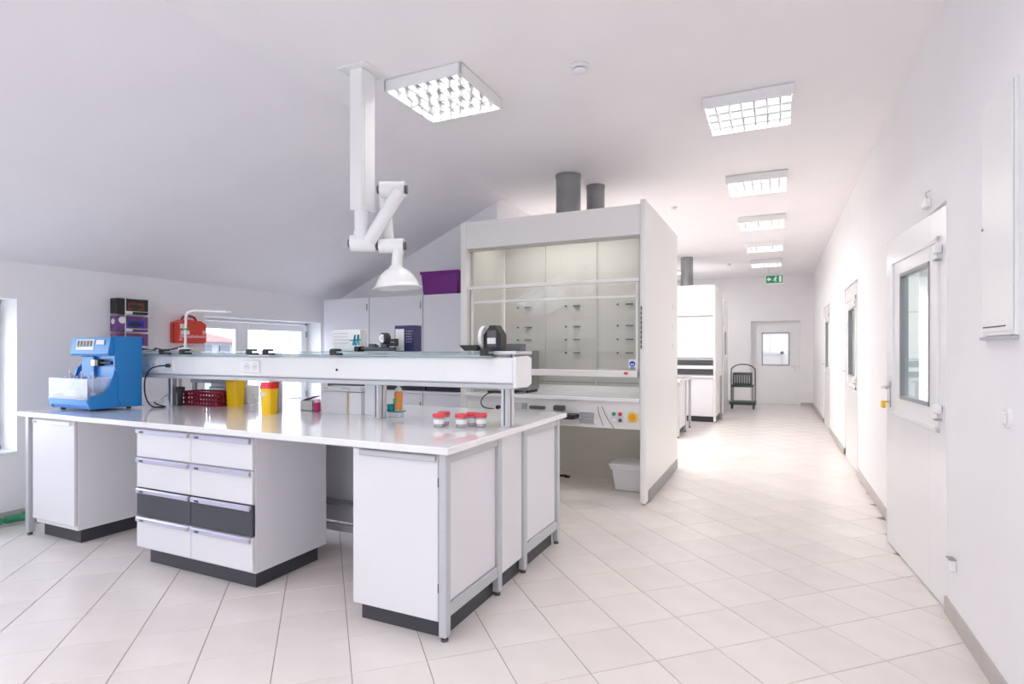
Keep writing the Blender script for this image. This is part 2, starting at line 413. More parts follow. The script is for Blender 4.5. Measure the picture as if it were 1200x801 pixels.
# ================================================================ DOORS (right wall)
def door_leaf(name, ya, leafw, label, rot=0, near=False):
    # leaf built closed in the wall plane, hinge at (XR, ya)
    r = bpy.data.objects.new(name, None); COL.objects.link(r); r.location = (XR, ya, 0); r['kind'] = 'structure'; r['label'] = label; r['category'] = 'door'
    ORG[r.name] = (XR, ya, 0); r.rotation_euler = (0, 0, rot)
    a, b = ya + .002, ya + leafw; wy0, wy1, wz0, wz1 = ya + .26, ya + .825, 1.04, 1.857
    m = MB(); xa, xb = XR + .0, XR + .045
    m.box(xa, xb, a, wy0, .008, 2.115, .002).box(xa, xb, wy1, b, .008, 2.115, .002).box(xa, xb, wy0, wy1, .008, wz0).box(xa, xb, wy0, wy1, wz1, 2.115)
    lf = part('door_leaf', m, 'white_gloss', r)
    fr = MB(); t = .022
    for q in ((wy0, wy1, wz0, wz0 + t), (wy0, wy1, wz1 - t, wz1), (wy0, wy0 + t * .5, wz0, wz1), (wy1 - t * .5, wy1, wz0, wz1)): fr.box(xa - .006, xa + .02, q[0], q[1], q[2], q[3])
    part('window_frame', fr, 'mid_grey', r)
    part('pane', B(xa + .018, xa + .024, wy0, wy1, wz0, wz1), 'door_glass', r)
    mo = MB(); o0, o1, q0, q1 = ya + .1, ya + 1.0, .915, 1.97
    for q in ((o0, o1, q0, q0 + .03), (o0, o1, q1 - .03, q1), (o0, o0 + .03, q0, q1), (o1 - .03, o1, q0, q1)): mo.box(xa - .012, xa + .004, q[0], q[1], q[2], q[3], .003)
    part('moulding', mo, 'white_gloss', r)
    for z in (1.045, 1.895):
        hg = MB().box(xa - .035, xa - .004, ya + .045, ya + .095, z - .024, z + .024, .006)
        part('hinge', hg, 'white_plastic', r)
        part('hinge_cap', B(xa - .036, xa - .006, ya + .05, ya + .09, z - .062, z - .052, .002), 'mid_grey', r)
    hd = MB().cyl((xa, ya + 1.07, 1.10), (xa - .05, ya + 1.07, 1.10), .011, n=10).tube([(xa - .048, ya + 1.075, 1.10), (xa - .05, ya + 1.02, 1.10), (xa - .048, ya + .96, 1.098)], .008)
    hd.box(xa - .006, xa, ya + 1.05, ya + 1.09, .96, 1.14, .003)
    part('door_handle', hd, 'alu', r)
    return r
d1 = door_leaf('door_1', 3.62, 1.16, 'nearest white door on the right wall, slightly ajar with glazed panel', rot=R(4.4))
ky = part('key_tag', MB().cyl((XR - .01, 4.69, 1.0), (XR - .035, 4.69, 1.0), .006, n=8).box(XR - .05, XR - .03, 4.67, 4.73, .955, 1.005, .004), 'key_yellow', d1, label='yellow tag hanging from the key in the lock')
door_leaf('door_2', 7.2, 1.16, 'second white door along the right wall with glazed panel')
door_leaf('door_3', 10.75, 1.16, 'third white door along the right wall, farthest from camera')
for i, (a, b) in enumerate(DOORS):
    j = MB(); 
    for q in ((a, a + .02, 0, 2.14), (b - .02, b, 0, 2.14), (a, b, 2.12, 2.14)): j.box(XR + .05, XR + .13, q[0], q[1], q[2], q[3])
    if b - a > 1.2: j.box(XR + .03, XR + .1, a + 1.22, b - .02, 0, 2.12)
    struct('trim_%d' % (i + 1), j, 'white_gloss', ['white frame around the nearest right-hand door', 'white frame around the second right-hand door', 'white frame around the third right-hand door'][i])
# door in the end wall
r = bpy.data.objects.new('door_4', None); COL.objects.link(r); r.location = (0, YE + .2, 0); r['kind'] = 'structure'; r['label'] = 'white door with dark framed window in the corridor end wall'; r['category'] = 'door'; ORG[r.name] = (0, YE + .2, 0)
y = YE + .16
wx0, wx1, wz0, wz1 = -.34, .29, .975, 1.80
part('door_leaf', MB().box(-.59, wx0, y, y + .05, .005, 2.085).box(wx1, .53, y, y + .05, .005, 2.085).box(wx0, wx1, y, y + .05, .005, wz0).box(wx0, wx1, y, y + .05, wz1, 2.085), 'white_gloss', r)
f_ = MB()
for q in ((wx0, wx1, wz0, wz0 + .025), (wx0, wx1, wz1 - .025, wz1), (wx0, wx0 + .025, wz0, wz1), (wx1 - .025, wx1, wz0, wz1)): f_.box(q[0], q[1], y - .012, y + .03, q[2], q[3])
part('window_frame', f_, 'mid_grey', r)
part('pane', B(wx0, wx1, y + .02, y + .026, wz0, wz1), 'pane', r)
part('door_handle', MB().cyl((.42, y, .95), (.42, y - .05, .95), .012, n=10).tube([(.42, y - .05, .95), (.37, y - .05, .95), (.32, y - .048, .95)], .009).cyl((.42, y, .87), (.42, y - .015, .87), .02, n=10), 'alu', r)
# lit lobby beyond that door
lb = MB(); lb.box(-1.6, 1.6, YE + 2.6, YE + 2.7, 0, 2.8).box(-1.7, -1.6, YE + .25, YE + 2.7, 0, 2.8).box(1.6, 1.7, YE + .25, YE + 2.7, 0, 2.8).box(-1.7, 1.7, YE + .2, YE + 2.7, 2.8, 2.9).box(-1.7, 1.7, YE + .5, YE + 2.7, -.1, 0)
struct('wall_lobby', lb, 'plaster', 'pale walls of the lobby seen through the end door window')
dz = MB()
for q in ((-.62, -.54, 0, 1.32), (.10, .18, 0, 1.32), (-.62, .18, 1.24, 1.32)): dz.box(q[0], q[1], YE + 2.56, YE + 2.6, q[2], q[3])
struct('trim_4', dz, 'laminate_shade', 'pale door frame seen through the end door window')
l = bpy.data.lights.new('lobby_fill', 'AREA'); l.size = .6; l.energy = 14; o = bpy.data.objects.new('lobby_fill', l); COL.objects.link(o); o.location = (0, YE + 1.4, 2.78)  # unseen area light added to brighten the lobby

for y in (4.5, 8.6, 12.2):
    l = bpy.data.lights.new('side_room_fill', 'AREA'); l.size = .6; l.energy = 20; o = bpy.data.objects.new('side_room_fill', l); COL.objects.link(o); o.location = (XR + 1.3, y, 2.58)  # unseen area lights added so the door panes look less dark
l = bpy.data.lights.new('hood_fill', 'AREA'); l.shape = 'RECTANGLE'; l.size = 1.2; l.size_y = .12; l.energy = 5; l.color = (1, .98, .95); o = bpy.data.objects.new('hood_fill', l); COL.objects.link(o); o.location = (-1.96, 5.35, 2.60)  # area light added under the hood top to lift its dark interior
# ================================================================ LIGHTS
def luminaire(x0, y1, label, first=None):
    if first: 
        r = dup(first, (x0 + .3, y1 - .3, ZC), label)
    else:
        r = thing('ceiling_light', label, 'ceiling light', (x0 + .3, y1 - .3, ZC), 'square louvred ceiling lights')
        y0, x1 = y1 - .6, x0 + .6; zb = 3.118
        part('reflector', B(x0 + .014, x1 - .014, y0 + .014, y1 - .014, ZC - .012, ZC - .006), 'reflector', r)
        h = MB().box(x0, x1, y0, y1, ZC - .006, ZC - .001)
        for q in ((x0, x0 + .014, y0, y1), (x1 - .014, x1, y0, y1), (x0, x1, y0, y0 + .014), (x0, x1, y1 - .014, y1)): h.box(q[0], q[1], q[2], q[3], zb, ZC - .01)
        part('housing', h, 'lamp_white', r)
        me = MB().prism([(-.012, .05), (.012, .05), (.004, 0), (-.004, 0)], -.286, .286, 'x').mesh('trough_divider', 'louver')
        for k in range(1, 4):
            o = bpy.data.objects.new('trough_divider', me); COL.objects.link(o); o.parent = r; o.location = (0, -.3 + .15 * k, zb + .002 - ZC)
        me = MB().prism([(-.006, .042), (.006, .042), (.003, 0), (-.003, 0)], -.286, .286, 'y').mesh('cross_blade', 'louver')
        for k in range(1, 7):
            o = bpy.data.objects.new('cross_blade', me); COL.objects.link(o); o.parent = r; o.location = (-.3 + .6 / 7 * k, 0, zb + .004 - ZC)
        me = MB().cyl((-.28, 0, 0), (.28, 0, 0), .008, n=8).mesh('fluorescent_tube', 'tube')
        for k in range(4):
            o = bpy.data.objects.new('fluorescent_tube', me); COL.objects.link(o); o.parent = r; o.location = (0, -.225 + .15 * k, -.024)
    for k in range(4):
        l = bpy.data.lights.get('tube_light')
        if not l: l = bpy.data.lights.new('tube_light', 'AREA'); l.shape = 'RECTANGLE'; l.size = .56; l.size_y = .016; l.energy = LAMP_W / 4; l.color = (1, .98, .975)
        o = bpy.data.objects.new('tube_light', l); COL.objects.link(o); o.location = (x0 + .3, y1 - .525 + .15 * k, ZC - .033)
    return r
names = ['louvred ceiling light nearest to the camera in the corridor row', 'second louvred ceiling light along the corridor row', 'third louvred ceiling light along the corridor row', 'fourth louvred ceiling light along the corridor row', 'fifth louvred ceiling light along the corridor row, next to exit sign']
L1 = None
for k, nm in enumerate(names):
    q = luminaire(-.49, 4.93 + 2.055 * k, nm, L1); L1 = L1 or q
luminaire(-2.42, 3.72, 'square louvred ceiling light above the workbench beside the extraction arm', L1)
for i, (x, y) in enumerate([(-.49, 2.875), (-.49, .82), (-.49, -1.23), (-2.42, 1.66), (-2.42, -.4)]):
    luminaire(x, y, ['louvred ceiling light over the camera', 'louvred ceiling light just behind the camera', 'louvred ceiling light at the rear of the corridor row', 'louvred ceiling light left of the camera', 'louvred ceiling light at the rear left'][i], L1)
dl = thing('downlight', 'round white ceiling lamp far behind the first fume hood', 'ceiling light', (-2.09, 13.6, ZC))
part('rim', MB().lathe([(.0, -.001), (.17, -.001), (.17, -.05), (.14, -.055), (.14, -.03), (0, -.03)], (-2.09, 13.6, ZC)), 'lamp_white', dl)
part('diffuser', C((-2.09, 13.6, ZC - .04), (-2.09, 13.6, ZC - .06), .135), 'tube', dl)
for x, y in ((-2.09, 13.6), (-2.1, 9.0)):
    l = bpy.data.lights.new('downlight_lamp', 'AREA'); l.shape = 'DISK'; l.size = .26; l.energy = 30; o = bpy.data.objects.new('downlight_lamp', l); COL.objects.link(o); o.location = (x, y, ZC - .065)
dl2 = dup(dl, (-2.1, 9.0, ZC), 'added round white ceiling lamp, unseen behind the first fume hood panel')  # second round lamp added out of sight to light the bay

def detector(x, y, label, s=1):
    r = thing('smoke_detector', label, 'smoke detector', (x, y, ZC), 'ceiling smoke detectors')
    part('base', MB().lathe([(0, 0), (.055 * s, 0), (.055 * s, -.018 * s), (.05 * s, -.022 * s), (0, -.022 * s)], (x, y, ZC), 24), 'white_plastic', r)
    part('slot_ring', MB().lathe([(.036 * s, -.02 * s), (.04 * s, -.032 * s), (.036 * s, -.036 * s)], (x, y, ZC), 24), 'mid_grey', r)
    part('cap', MB().lathe([(.043 * s, -.034 * s), (.04 * s, -.045 * s), (.02 * s, -.052 * s), (0, -.053 * s)], (x, y, ZC), 24), 'white_plastic', r)
detector(-1.153, 3.5, 'round white smoke detector between the two nearest ceiling lights')
detector(-1.196, 7.5, 'small ceiling detector above the right edge of the hood panel', .7)
detector(-.918, 12.9, 'small flat ceiling detector left of the exit sign', .8)
detector(-.62, 2.42, 'small round sensor at the very top edge of the photo', .6)

for i, (x, y, lb) in enumerate(((-2.42, 8.0, 'added louvred ceiling light, unseen in the rear bay behind the first fume hood'), (-2.42, 9.9, 'added louvred ceiling light, unseen in the rear bay above the far workbench'))):
    luminaire(x, y, lb, L1)
    l = bpy.data.lights.new('bay_fill', 'AREA'); l.size = .5; l.energy = (26, 8)[i]; l.color = (1, .98, .97); o = bpy.data.objects.new('bay_fill', l); COL.objects.link(o); o.location = (x + .3, y - .3, 3.10)  # hidden bay luminaires and their area lights are added to brighten the corridor
# exit sign
ex = thing('exit_sign', 'green emergency exit sign with arrow and running figure hanging from ceiling', 'sign', (-.04, 12.3, ZC))
part('hanger', MB().cyl((-.15, 12.3, ZC), (-.15, 12.3, 2.84), .004, n=6).cyl((.07, 12.3, ZC), (.07, 12.3, 2.84), .004, n=6), 'white_plastic', ex)
part('housing', B(-.196, .118, 12.302, 12.34, 2.67, 2.842, .004), 'white_plastic', ex)
part('sign_face', B(-.186, .108, 12.296, 12.303, 2.682, 2.83), 'exit_green', ex)
pc = MB(); yy0, yy1 = 12.291, 12.2965; zc = 2.756
pc.prism([(-.175, zc), (-.135, zc + .045), (-.135, zc + .018), (-.10, zc + .018), (-.10, zc - .018), (-.135, zc - .018), (-.135, zc - .045)], yy0, yy1, 'y')
pc.prism([(-.045, zc + .02), (-.02, zc + .035), (0, zc + .03), (.01, zc + .005), (-.002, zc), (-.008, zc + .015), (-.018, zc - .01), (0, zc - .03), (-.012, zc - .058), (-.025, zc - .055), (-.018, zc - .032), (-.035, zc - .018), (-.06, zc - .035), (-.068, zc - .025), (-.042, zc - .005), (-.033, zc + .015), (-.05, zc + .005)], yy0, yy1, 'y')
pc.cyl((-.012, yy0, zc + .052), (-.012, yy1, zc + .052), .011, n=10)
pc.box(.045, .088, yy0, yy1, zc - .058, zc + .058)
part('pictogram', pc, 'paper', ex, label='white arrow, running figure and doorway')

# ================================================================ WORKBENCH ISLAND
ZT = .91
single('worktop', B(-5.03, -1.36, 2.215, 3.84, ZT - .035, ZT, .005), 'worktop', 'glossy white stone worktop of the long central workbench', 'worktop')
# steel support frame, right end
fr = thing('bench_frame', 'grey steel end frame with four posts at right end of workbench', 'frame', (-1.4, 3.0, 0))
POST = [2.24, 2.79, 3.14, 3.715]
for yb in POST:
    p = part('post', B(-1.425, -1.385, yb, yb + .045, .022, ZT - .037, .003), 'frame_grey', fr)
    part('foot', MB().cyl((-1.405, yb + .022, 0), (-1.405, yb + .022, .012), .018, n=12).cyl((-1.405, yb + .022, .01), (-1.405, yb + .022, .024), .008, n=8), 'charcoal', p)
for a, b in ((2.285, 2.79), (3.185, 3.715)):
    part('bottom_rail', B(-1.42, -1.39, a, b, .105, .165, .003), 'frame_grey', fr)
    part('top_rail', B(-1.42, -1.39, a, b, .83, .873, .003), 'frame_grey', fr)
# panels
def panel(y0, y1, z0, z1, x, label):
    return single('side_panel', B(x - .018, x, y0, y1, z0, z1, .002), 'laminate', label, 'panel', 'white end panels of the workbench')
panel(2.289, 2.786, .168, .827, -1.404, 'white end panel in the grey frame nearest the camera')
panel(2.839, 3.136, .10, .872, -1.40, 'narrow white end panel in the middle of the bench end')
panel(3.189, 3.711, .168, .827, -1.404, 'white end panel in the grey frame farthest from the camera')
part('plinth', B(-1.443, -1.428, 2.31, 3.70, 0, .10), 'kick', fr)
# left end frame
fr2 = thing('bench_frame', 'slim grey steel end frame at the left end of workbench', 'frame', (-4.97, 3.0, 0))
for yb in (2.25, 3.715):
    p = part('post', B(-5.0, -4.96, yb, yb + .045, .022, ZT - .037, .003), 'frame_grey', fr2)
    part('foot', C((-4.98, yb + .022, 0), (-4.98, yb + .022, .024), .016, n=10), 'charcoal', p)
part('bottom_rail', B(-4.995, -4.965, 2.295, 3.715, .105, .165, .003), 'frame_grey', fr2)
part('top_rail', B(-4.995, -4.965, 2.295, 3.715, .83, .873, .003), 'frame_grey', fr2)

def handle_bar(mb, x0, x1, y, z):
    mb.prism([(y, z + .014), (y - .009, z + .014), (y - .014, z + .007), (y - .014, z - .013), (y - .010, z - .016), (y - .007, z - .007), (y, z - .007)], x0, x1, 'x')
# left base cabinet with a door
cb = thing('base_cabinet', 'white one-door base cabinet under the left end by the window', 'cabinet', (-4.66, 2.5, 0))
part('body', B(-4.925, -4.40, 2.285, 2.86, .10, .872, .002), 'laminate', cb)
part('plinth', B(-4.90, -4.44, 2.325, 2.84, 0, .10), 'kick', cb)
dr = part('door', B(-4.925, -4.402, 2.262, 2.282, .135, .862, .003), 'laminate', cb)
m = MB(); handle_bar(m, -4.90, -4.43, 2.262, .845); part('door_handle', m, 'white_gloss', dr)
part('lock', B(-4.885, -4.845, 2.244, 2.2475, .834, .848, .002), 'mid_grey', dr)
# drawer cabinet
dc = thing('drawer_cabinet', 'white cabinet with eight drawers, two of them dark grey', 'cabinet', (-3.16, 2.5, 0))
part('body', B(-3.685, -2.65, 2.27, 2.82, .10, .872, .002), 'laminate', dc)
part('plinth', B(-3.645, -2.695, 2.31, 2.79, 0, .10), 'kick', dc)
rows = [(.685, .862), (.492, .679), (.312, .486), (.115, .306)]
for c_, (xa, xb) in enumerate(((-3.683, -3.17), (-3.165, -2.652))):
    for k, (za, zb) in enumerate(rows):
        dark = k == 2
        dw = part('drawer', B(xa, xb, 2.247, 2.268, za, zb, .003), 'dark_front' if dark else 'laminate', dc, label='dark grey drawer front' if dark else None)
        m = MB(); handle_bar(m, xa + .008, xb - .008, 2.247, zb - .014); part('drawer_handle', m, 'lilac_handle', dw)
        part('label_holder', B(xa + .05, xa + .085, 2.229, 2.2325, zb - .024, zb - .013, .001), 'charcoal', dw)
        part('handle_end', B(xb - .045, xb - .012, 2.229, 2.2325, zb - .028, zb - .002, .002), 'alu', dw)
# right door cabinet
rc = thing('base_cabinet', 'white one-door base cabinet at the near right end of workbench', 'cabinet', (-1.68, 2.5, 0))
part('body', B(-1.935, -1.445, 2.27, 2.785, .10, .872, .002), 'laminate', rc)
part('plinth', B(-1.91, -1.43, 2.285, 2.306, 0, .10), 'kick', rc)
part('plinth_side', B(-1.91, -1.90, 2.307, 2.78, 0, .10), 'kick', rc)
dr = part('door', B(-1.937, -1.432, 2.247, 2.268, .088, .866, .003), 'laminate', rc)
m = MB(); handle_bar(m, -1.888, -1.44, 2.247, .852); part('door_handle', m, 'alu', dr)
for z in (.245, .74): part('hinge', B(-1.433, -1.426, 2.244, 2.264, z - .022, z + .022, .002), 'charcoal', dr)
# rear row of base cabinets seen through the knee gaps and from the end
for i, (xa, xb) in enumerate(((-4.93, -3.75), (-2.25, -1.46))):
    q = thing('base_cabinet', ['white back row cabinet under the left half of workbench', 'white back row cabinet under the far right end of workbench'][i], 'cabinet', ((xa + xb) / 2, 3.5, 0))
    part('body', B(xa, xb, 3.20, 3.72, .10, .872, .002), 'laminate', q)
    part('plinth', B(xa + .03, xb - .02, 3.22, 3.70, 0, .10), 'kick', q)
    part('door', B(xa, xb, 3.72, 3.74, .105, .865, .003), 'laminate', q)
kp = thing('knee_space_panel', 'dim grey back panel across the knee space under the workbench', 'panel', (-3.0, 3.19, 0))
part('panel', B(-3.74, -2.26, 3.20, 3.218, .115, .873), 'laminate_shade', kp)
part('rail', B(-3.74, -2.26, 3.16, 3.198, .055, .105, .003), 'laminate', kp)
part('shelf', MB().box(-3.74, -2.26, 3.10, 3.199, .26, .275), 'mid_grey', kp)
part('foot', MB().box(-3.70, -3.66, 3.17, 3.19, 0, .055).box(-2.34, -2.30, 3.17, 3.19, 0, .055), 'charcoal', kp)

# ================================================================ SERVICE SHELF
YS = 3.0
sv = thing('service_shelf', 'white service trunking with glass shelf above it on aluminium posts', 'shelf', (-3.0, YS, ZT))
for xp in (-4.42, -3.30, -2.36, -1.43):
    p = part('post', MB().box(xp - .022, xp + .022, YS - .045, YS - .008, ZT, 1.335, .003).box(xp - .022, xp + .022, YS + .008, YS + .045, ZT, 1.335, .003).box(xp - .008, xp + .008, YS - .01, YS + .01, ZT, 1.335), 'alu', sv)
    part('groove', MB().box(xp - .004, xp + .004, YS - .0465, YS - .044, ZT + .01, 1.13), 'charcoal', p)
part('post_cap', MB().box(-1.475, -1.33, YS - .10, YS + .13, 1.332, 1.352, .004), 'alu', sv)
part('trunking', B(-4.72, -1.345, YS - .105, YS - .046, 1.165, 1.315, .01), 'white_plastic', sv)
part('end_cap', MB().prism([(YS - .108, 1.145), (YS - .108, 1.32), (YS + .05, 1.325), (YS + .11, 1.31), (YS + .11, 1.16), (YS + .05, 1.14)], -1.345, -1.325, 'x'), 'white_gloss', sv)
part('lower_rail', B(-4.72, -1.345, YS - .11, YS + .10, 1.137, 1.163, .003), 'frame_grey', sv)
part('upper_rail', B(-4.72, -1.48, YS - .10, YS - .04, 1.318, 1.333, .003), 'frame_grey', sv)
part('rear_trunking', B(-4.72, -1.345, YS + .046, YS + .10, 1.165, 1.315, .01), 'white_plastic', sv)
part('glass_plate', B(-4.75, -1.48, YS - .15, YS + .17, 1.340, 1.349), 'shelf_glass', sv, label='greenish glass shelf plate')
part('riser_duct', B(-2.575, -2.49, 3.105, 3.16, ZT, 1.137, .004), 'white_plastic', sv)
ysk = YS - .105
def socket(x, z, w_=.16, name='socket'):
    s_ = part(name, B(x - w_ / 2, x + w_ / 2, ysk - .01, ysk + .002, z - .045, z + .045, .004), 'white_gloss', sv)
    for dx in ((-.04, .04) if w_ > .12 else (0,)):
        part('socket_hole', MB().lathe([(.03, 0), (.026, -.004), (.018, .004), (0, .006)], (0, 0, 0), 16), 'laminate_shade', s_) if False else None
        m = C((x + dx, ysk - .0125, z), (x + dx, ysk - .009, z), .028, n=20); part('socket_rim', m, 'laminate_shade', s_)
        part('socket_pin', MB().cyl((x + dx - .009, ysk - .0145, z), (x + dx - .009, ysk - .012, z), .003, n=6).cyl((x + dx + .009, ysk - .0145, z), (x + dx + .009, ysk - .012, z), .003, n=6), 'charcoal', s_)
socket(-4.55, 1.24, .17); socket(-4.33, 1.24, .12, 'socket'); socket(-3.42, 1.24, .17)
part('lock_hole', C((-2.63, ysk - .004, 1.228), (-2.63, ysk + .001, 1.228), .0085, n=14), 'black', sv)
# clamps gripping the glass
for i, (x, col) in enumerate([(-4.34, 0), (-4.10, 0), (-3.38, 0), (-3.22, 0), (-2.61, 0), (-1.50, 0)]):
    m = MB().box(x - .03, x + .03, YS - .165, YS - .10, 1.325, 1.339, .004).box(x - .028, x + .028, YS - .165, YS - .11, 1.350, 1.366, .005).box(x - .025, x + .025, YS - .172, YS - .155, 1.327, 1.362, .003)
    part('shelf_clamp', m, 'soft_black', sv, label='black shelf clamp')
single('storage_tray', MB().box(-1.43, -1.335, YS - .03, YS + .05, 1.353, 1.395, .003), 'charcoal', 'small dark grey block on the right end bracket of the shelf', 'box')

# ---- things on the shelf
ZG = 1.3495
bx = thing('carton', 'white carton with teal emblem standing on the glass shelf', 'box', (-2.62, 3.02, ZG))
part('body', B(-2.747, -2.508, YS - .02, YS + .05, ZG, 1.495, .002), 'cardboard_white', bx)
lg = MB(); yl = YS - .0215
for q in (((-2.575, 1.39), (-2.558, 1.39), (-2.545, 1.46), (-2.555, 1.46)), ((-2.555, 1.46), (-2.545, 1.462), (-2.545, 1.388), (-2.555, 1.388)), ((-2.545, 1.388), (-2.535, 1.388), (-2.518, 1.462), (-2.53, 1.462)), ((-2.528, 1.462), (-2.516, 1.462), (-2.512, 1.39), (-2.524, 1.39)), ((-2.595, 1.418), (-2.50, 1.424), (-2.50, 1.432), (-2.595, 1.426))):
    lg.prism(list(q), yl, yl + .002, 'y')
part('emblem', lg, 'teal', bx)
tx = MB()
for rr in range(4):
    z = 1.468 - rr * .022
    x = -2.735
    while x < -2.62:
        wd = random.uniform(.006, .018); tx.box(x, x + wd, yl, yl + .0015, z, z + .006); x += wd + .006
part('print', tx, 'ink_grey', bx)
pk = MB(); 
cz = thing('gas_regulator', 'black and white pressure regulator with round dial lying on shelf', 'instrument', (-2.35, 2.98, ZG))
part('body', MB().box(-2.43, -2.23, 2.93, 3.0, 1.352, 1.378, .006).cyl((-2.46, 2.96, 1.366), (-2.2, 2.945, 1.366), .013, n=12).box(-2.41, -2.36, 2.94, 2.99, 1.375, 1.400, .004).box(-2.30, -2.25, 2.925, 2.96, 1.375, 1.40, .004), 'charcoal', cz)
part('cover', B(-2.40, -2.24, 2.965, 3.02, 1.39, 1.405, .005), 'white_plastic', cz)
gc = Vector((-2.265, 2.90, 1.432))
dg = part('gauge', C(gc, gc + Vector((.012, .04, 0)), .036, n=24), 'soft_black', cz)
part('dial', C(gc - Vector((.0006, .002, 0)), gc + Vector((0, .002, 0)), .027, n=24), 'paper', dg)
part('needle', MB().beam(gc + Vector((-.004, -.003, -.008)), gc + Vector((.008, -.003, .014)), .002, .002), 'black', dg)
part('knob', MB().cyl((-2.25, 2.93, 1.42), (-2.17, 2.93, 1.42), .010, n=12).cyl((-2.25, 2.93, 1.395), (-2.17, 2.93, 1.395), .012, n=12).box(-2.19, -2.165, 2.92, 2.94, 1.385, 1.43, .003), 'soft_black', cz)
part('hose_fitting', MB().cyl((-2.50, 2.95, 1.363), (-2.46, 2.96, 1.366), .017, n=10).box(-2.515, -2.475, 2.925, 2.965, 1.350, 1.382, .004), 'black', cz)
nb = thing('carton', 'navy and white carton standing on the glass shelf by regulator', 'box', (-2.16, 3.06, ZG))
part('body', MB().box(-2.265, -2.115, YS + .03, YS + .12, ZG, 1.518, .002), 'navy', nb)
part('front_print', B(-2.258, -2.19, YS + .0285, YS + .031, ZG + .004, 1.495), 'cardboard_white', nb)
tx = MB()
for rr in range(5):
    x = -2.175
    while x < -2.13:
        wd = random.uniform(.006, .016); tx.box(x, x + wd, YS + .0285, YS + .031, 1.478 - rr * .017, 1.482 - rr * .017); x += wd + .005
part('print', tx, 'ink_grey', nb)
# label roll dispenser
ds = thing('tape_dispenser', 'black dispenser with white paper roll on the right of shelf', 'dispenser', (-1.53, 3.0, ZG))
part('housing', MB().prism([(-1.575, ZG), (-1.462, ZG), (-1.462, 1.448), (-1.492, 1.492), (-1.497, 1.504), (-1.535, 1.504), (-1.54, 1.492), (-1.575, 1.448)], YS - .03, YS + .05, 'y'), 'black', ds)
part('front_recess', B(-1.55, -1.49, YS - .033, YS - .028, 1.375, 1.475, .002), 'charcoal', ds)
part('label', B(-1.548, -1.493, YS - .036, YS - .033, 1.395, 1.43), 'paper', ds)
part('paper_roll', MB().cyl((-1.598, YS + .01, 1.432), (-1.577, YS + .01, 1.432), .07, n=32), 'paper', ds)
single('shallow_tray', MB().prism([(-1.72, 1.388), (-1.72, 1.382), (-1.69, 1.354), (-1.605, 1.354), (-1.605, 1.388)], YS - .06, YS + .06, 'y'), 'black', 'flat black tray lying beside the paper roll dispenser', 'tray')
# desk lamp
lp = thing('desk_lamp', 'slim white desk lamp with arched arm clamped to shelf', 'lamp', (-4.224, 2.95, ZG))
part('base', MB().lathe([(0, .03), (.05, .025), (.055, .0), (0, 0)], (-4.224, 2.95, ZG), 24), 'white_gloss', lp)
part('pole', MB().cyl((-4.224, 2.95, ZG + .02), (-4.215, 2.95, 1.62), .010, .009, n=12), 'white_gloss', lp)
part('arm', MB().tube([(-4.215, 2.95, 1.61), (-4.20, 2.95, 1.645), (-4.14, 2.95, 1.665), (-4.04, 2.95, 1.663), (-3.95, 2.95, 1.657)], .011), 'white_gloss', lp)
part('lamp_head', MB().beam((-3.98, 2.95, 1.658), (-3.73, 2.95, 1.645), .05, .014, .004), 'white_gloss', lp)
part('switch', B(-4.235, -4.205, 2.935, 2.965, 1.515, 1.53, .003), 'green_leaf', lp)
cbm = MB().tube([(-4.72, 2.93, 1.36), (-4.66, 2.90, 1.366), (-4.60, 2.95, 1.358), (-4.53, 2.91, 1.372), (-4.46, 2.94, 1.357), (-4.38, 2.92, 1.36), (-4.30, 2.94, 1.375), (-4.25, 2.95, 1.39)], .006)
single('cable', cbm, 'charcoal', 'dark cable lying along the left part of glass shelf', 'cable')
cbm = MB().tube([(-4.66, 2.97, 1.36), (-4.70, 2.93, 1.375), (-4.66, 2.89, 1.38), (-4.62, 2.93, 1.368), (-4.66, 2.97, 1.36)], .010)
single('cable_coil', cbm, 'white_plastic', 'small white coiled lead at the left end of shelf', 'cable')

# ================================================================ BLUE LAB MACHINE
bm_ = thing('dissolution_tester', 'blue bench instrument with clear water bath at its front', 'instrument', (-4.75, 2.6, ZT))
x0, x1 = -4.99, -4.50
z0 = ZT + .016
part('base_tray', MB().prism([(2.40, z0 + .03), (2.43, z0), (2.75, z0), (2.75, .985), (2.39, .995)], x0, x1, 'x'), 'light_blue', bm_)
# side cheek with swept curve
ck = [(2.405, z0 + .01), (2.425, z0), (2.62, z0), (2.62, 1.25), (2.585, 1.22), (2.56, 1.14), (2.54, 1.08), (2.50, 1.035), (2.41, 1.02)]
for xa in (x0 - .006, x1 - .012): part('side_cheek', MB().prism(ck, xa, xa + .018, 'x'), 'blue', bm_)
part('column', MB().box(x0, x1, 2.62, 2.765, z0, 1.455, .008), 'blue', bm_)
cov = [(2.60, z0 + .06), (2.625, z0 + .015), (2.66, z0), (2.775, z0), (2.775, 1.462), (2.575, 1.462), (2.575, 1.24), (2.60, 1.15)]
part('side_cover', MB().prism(cov, x1 + .001, x1 + .016, 'x'), 'blue', bm_)
hd = part('head', MB().prism([(2.555, 1.455), (2.62, 1.455), (2.62, 1.315), (2.545, 1.315), (2.535, 1.33)], x0, x1, 'x'), 'blue', bm_)
hy = 2.545
part('display_panel', MB().prism([(2.5415, 1.36), (2.5385, 1.36), (2.5475, 1.44), (2.5505, 1.44)], x0 + .07, x0 + .30, 'x'), 'paper', hd)
m = MB()
for k in range(5): m.prism([(2.539, 1.385), (2.5365, 1.385), (2.542, 1.43), (2.5445, 1.43)], x0 + .09 + k * .042, x0 + .112 + k * .042, 'x')
part('key_row', m, 'charcoal', hd)
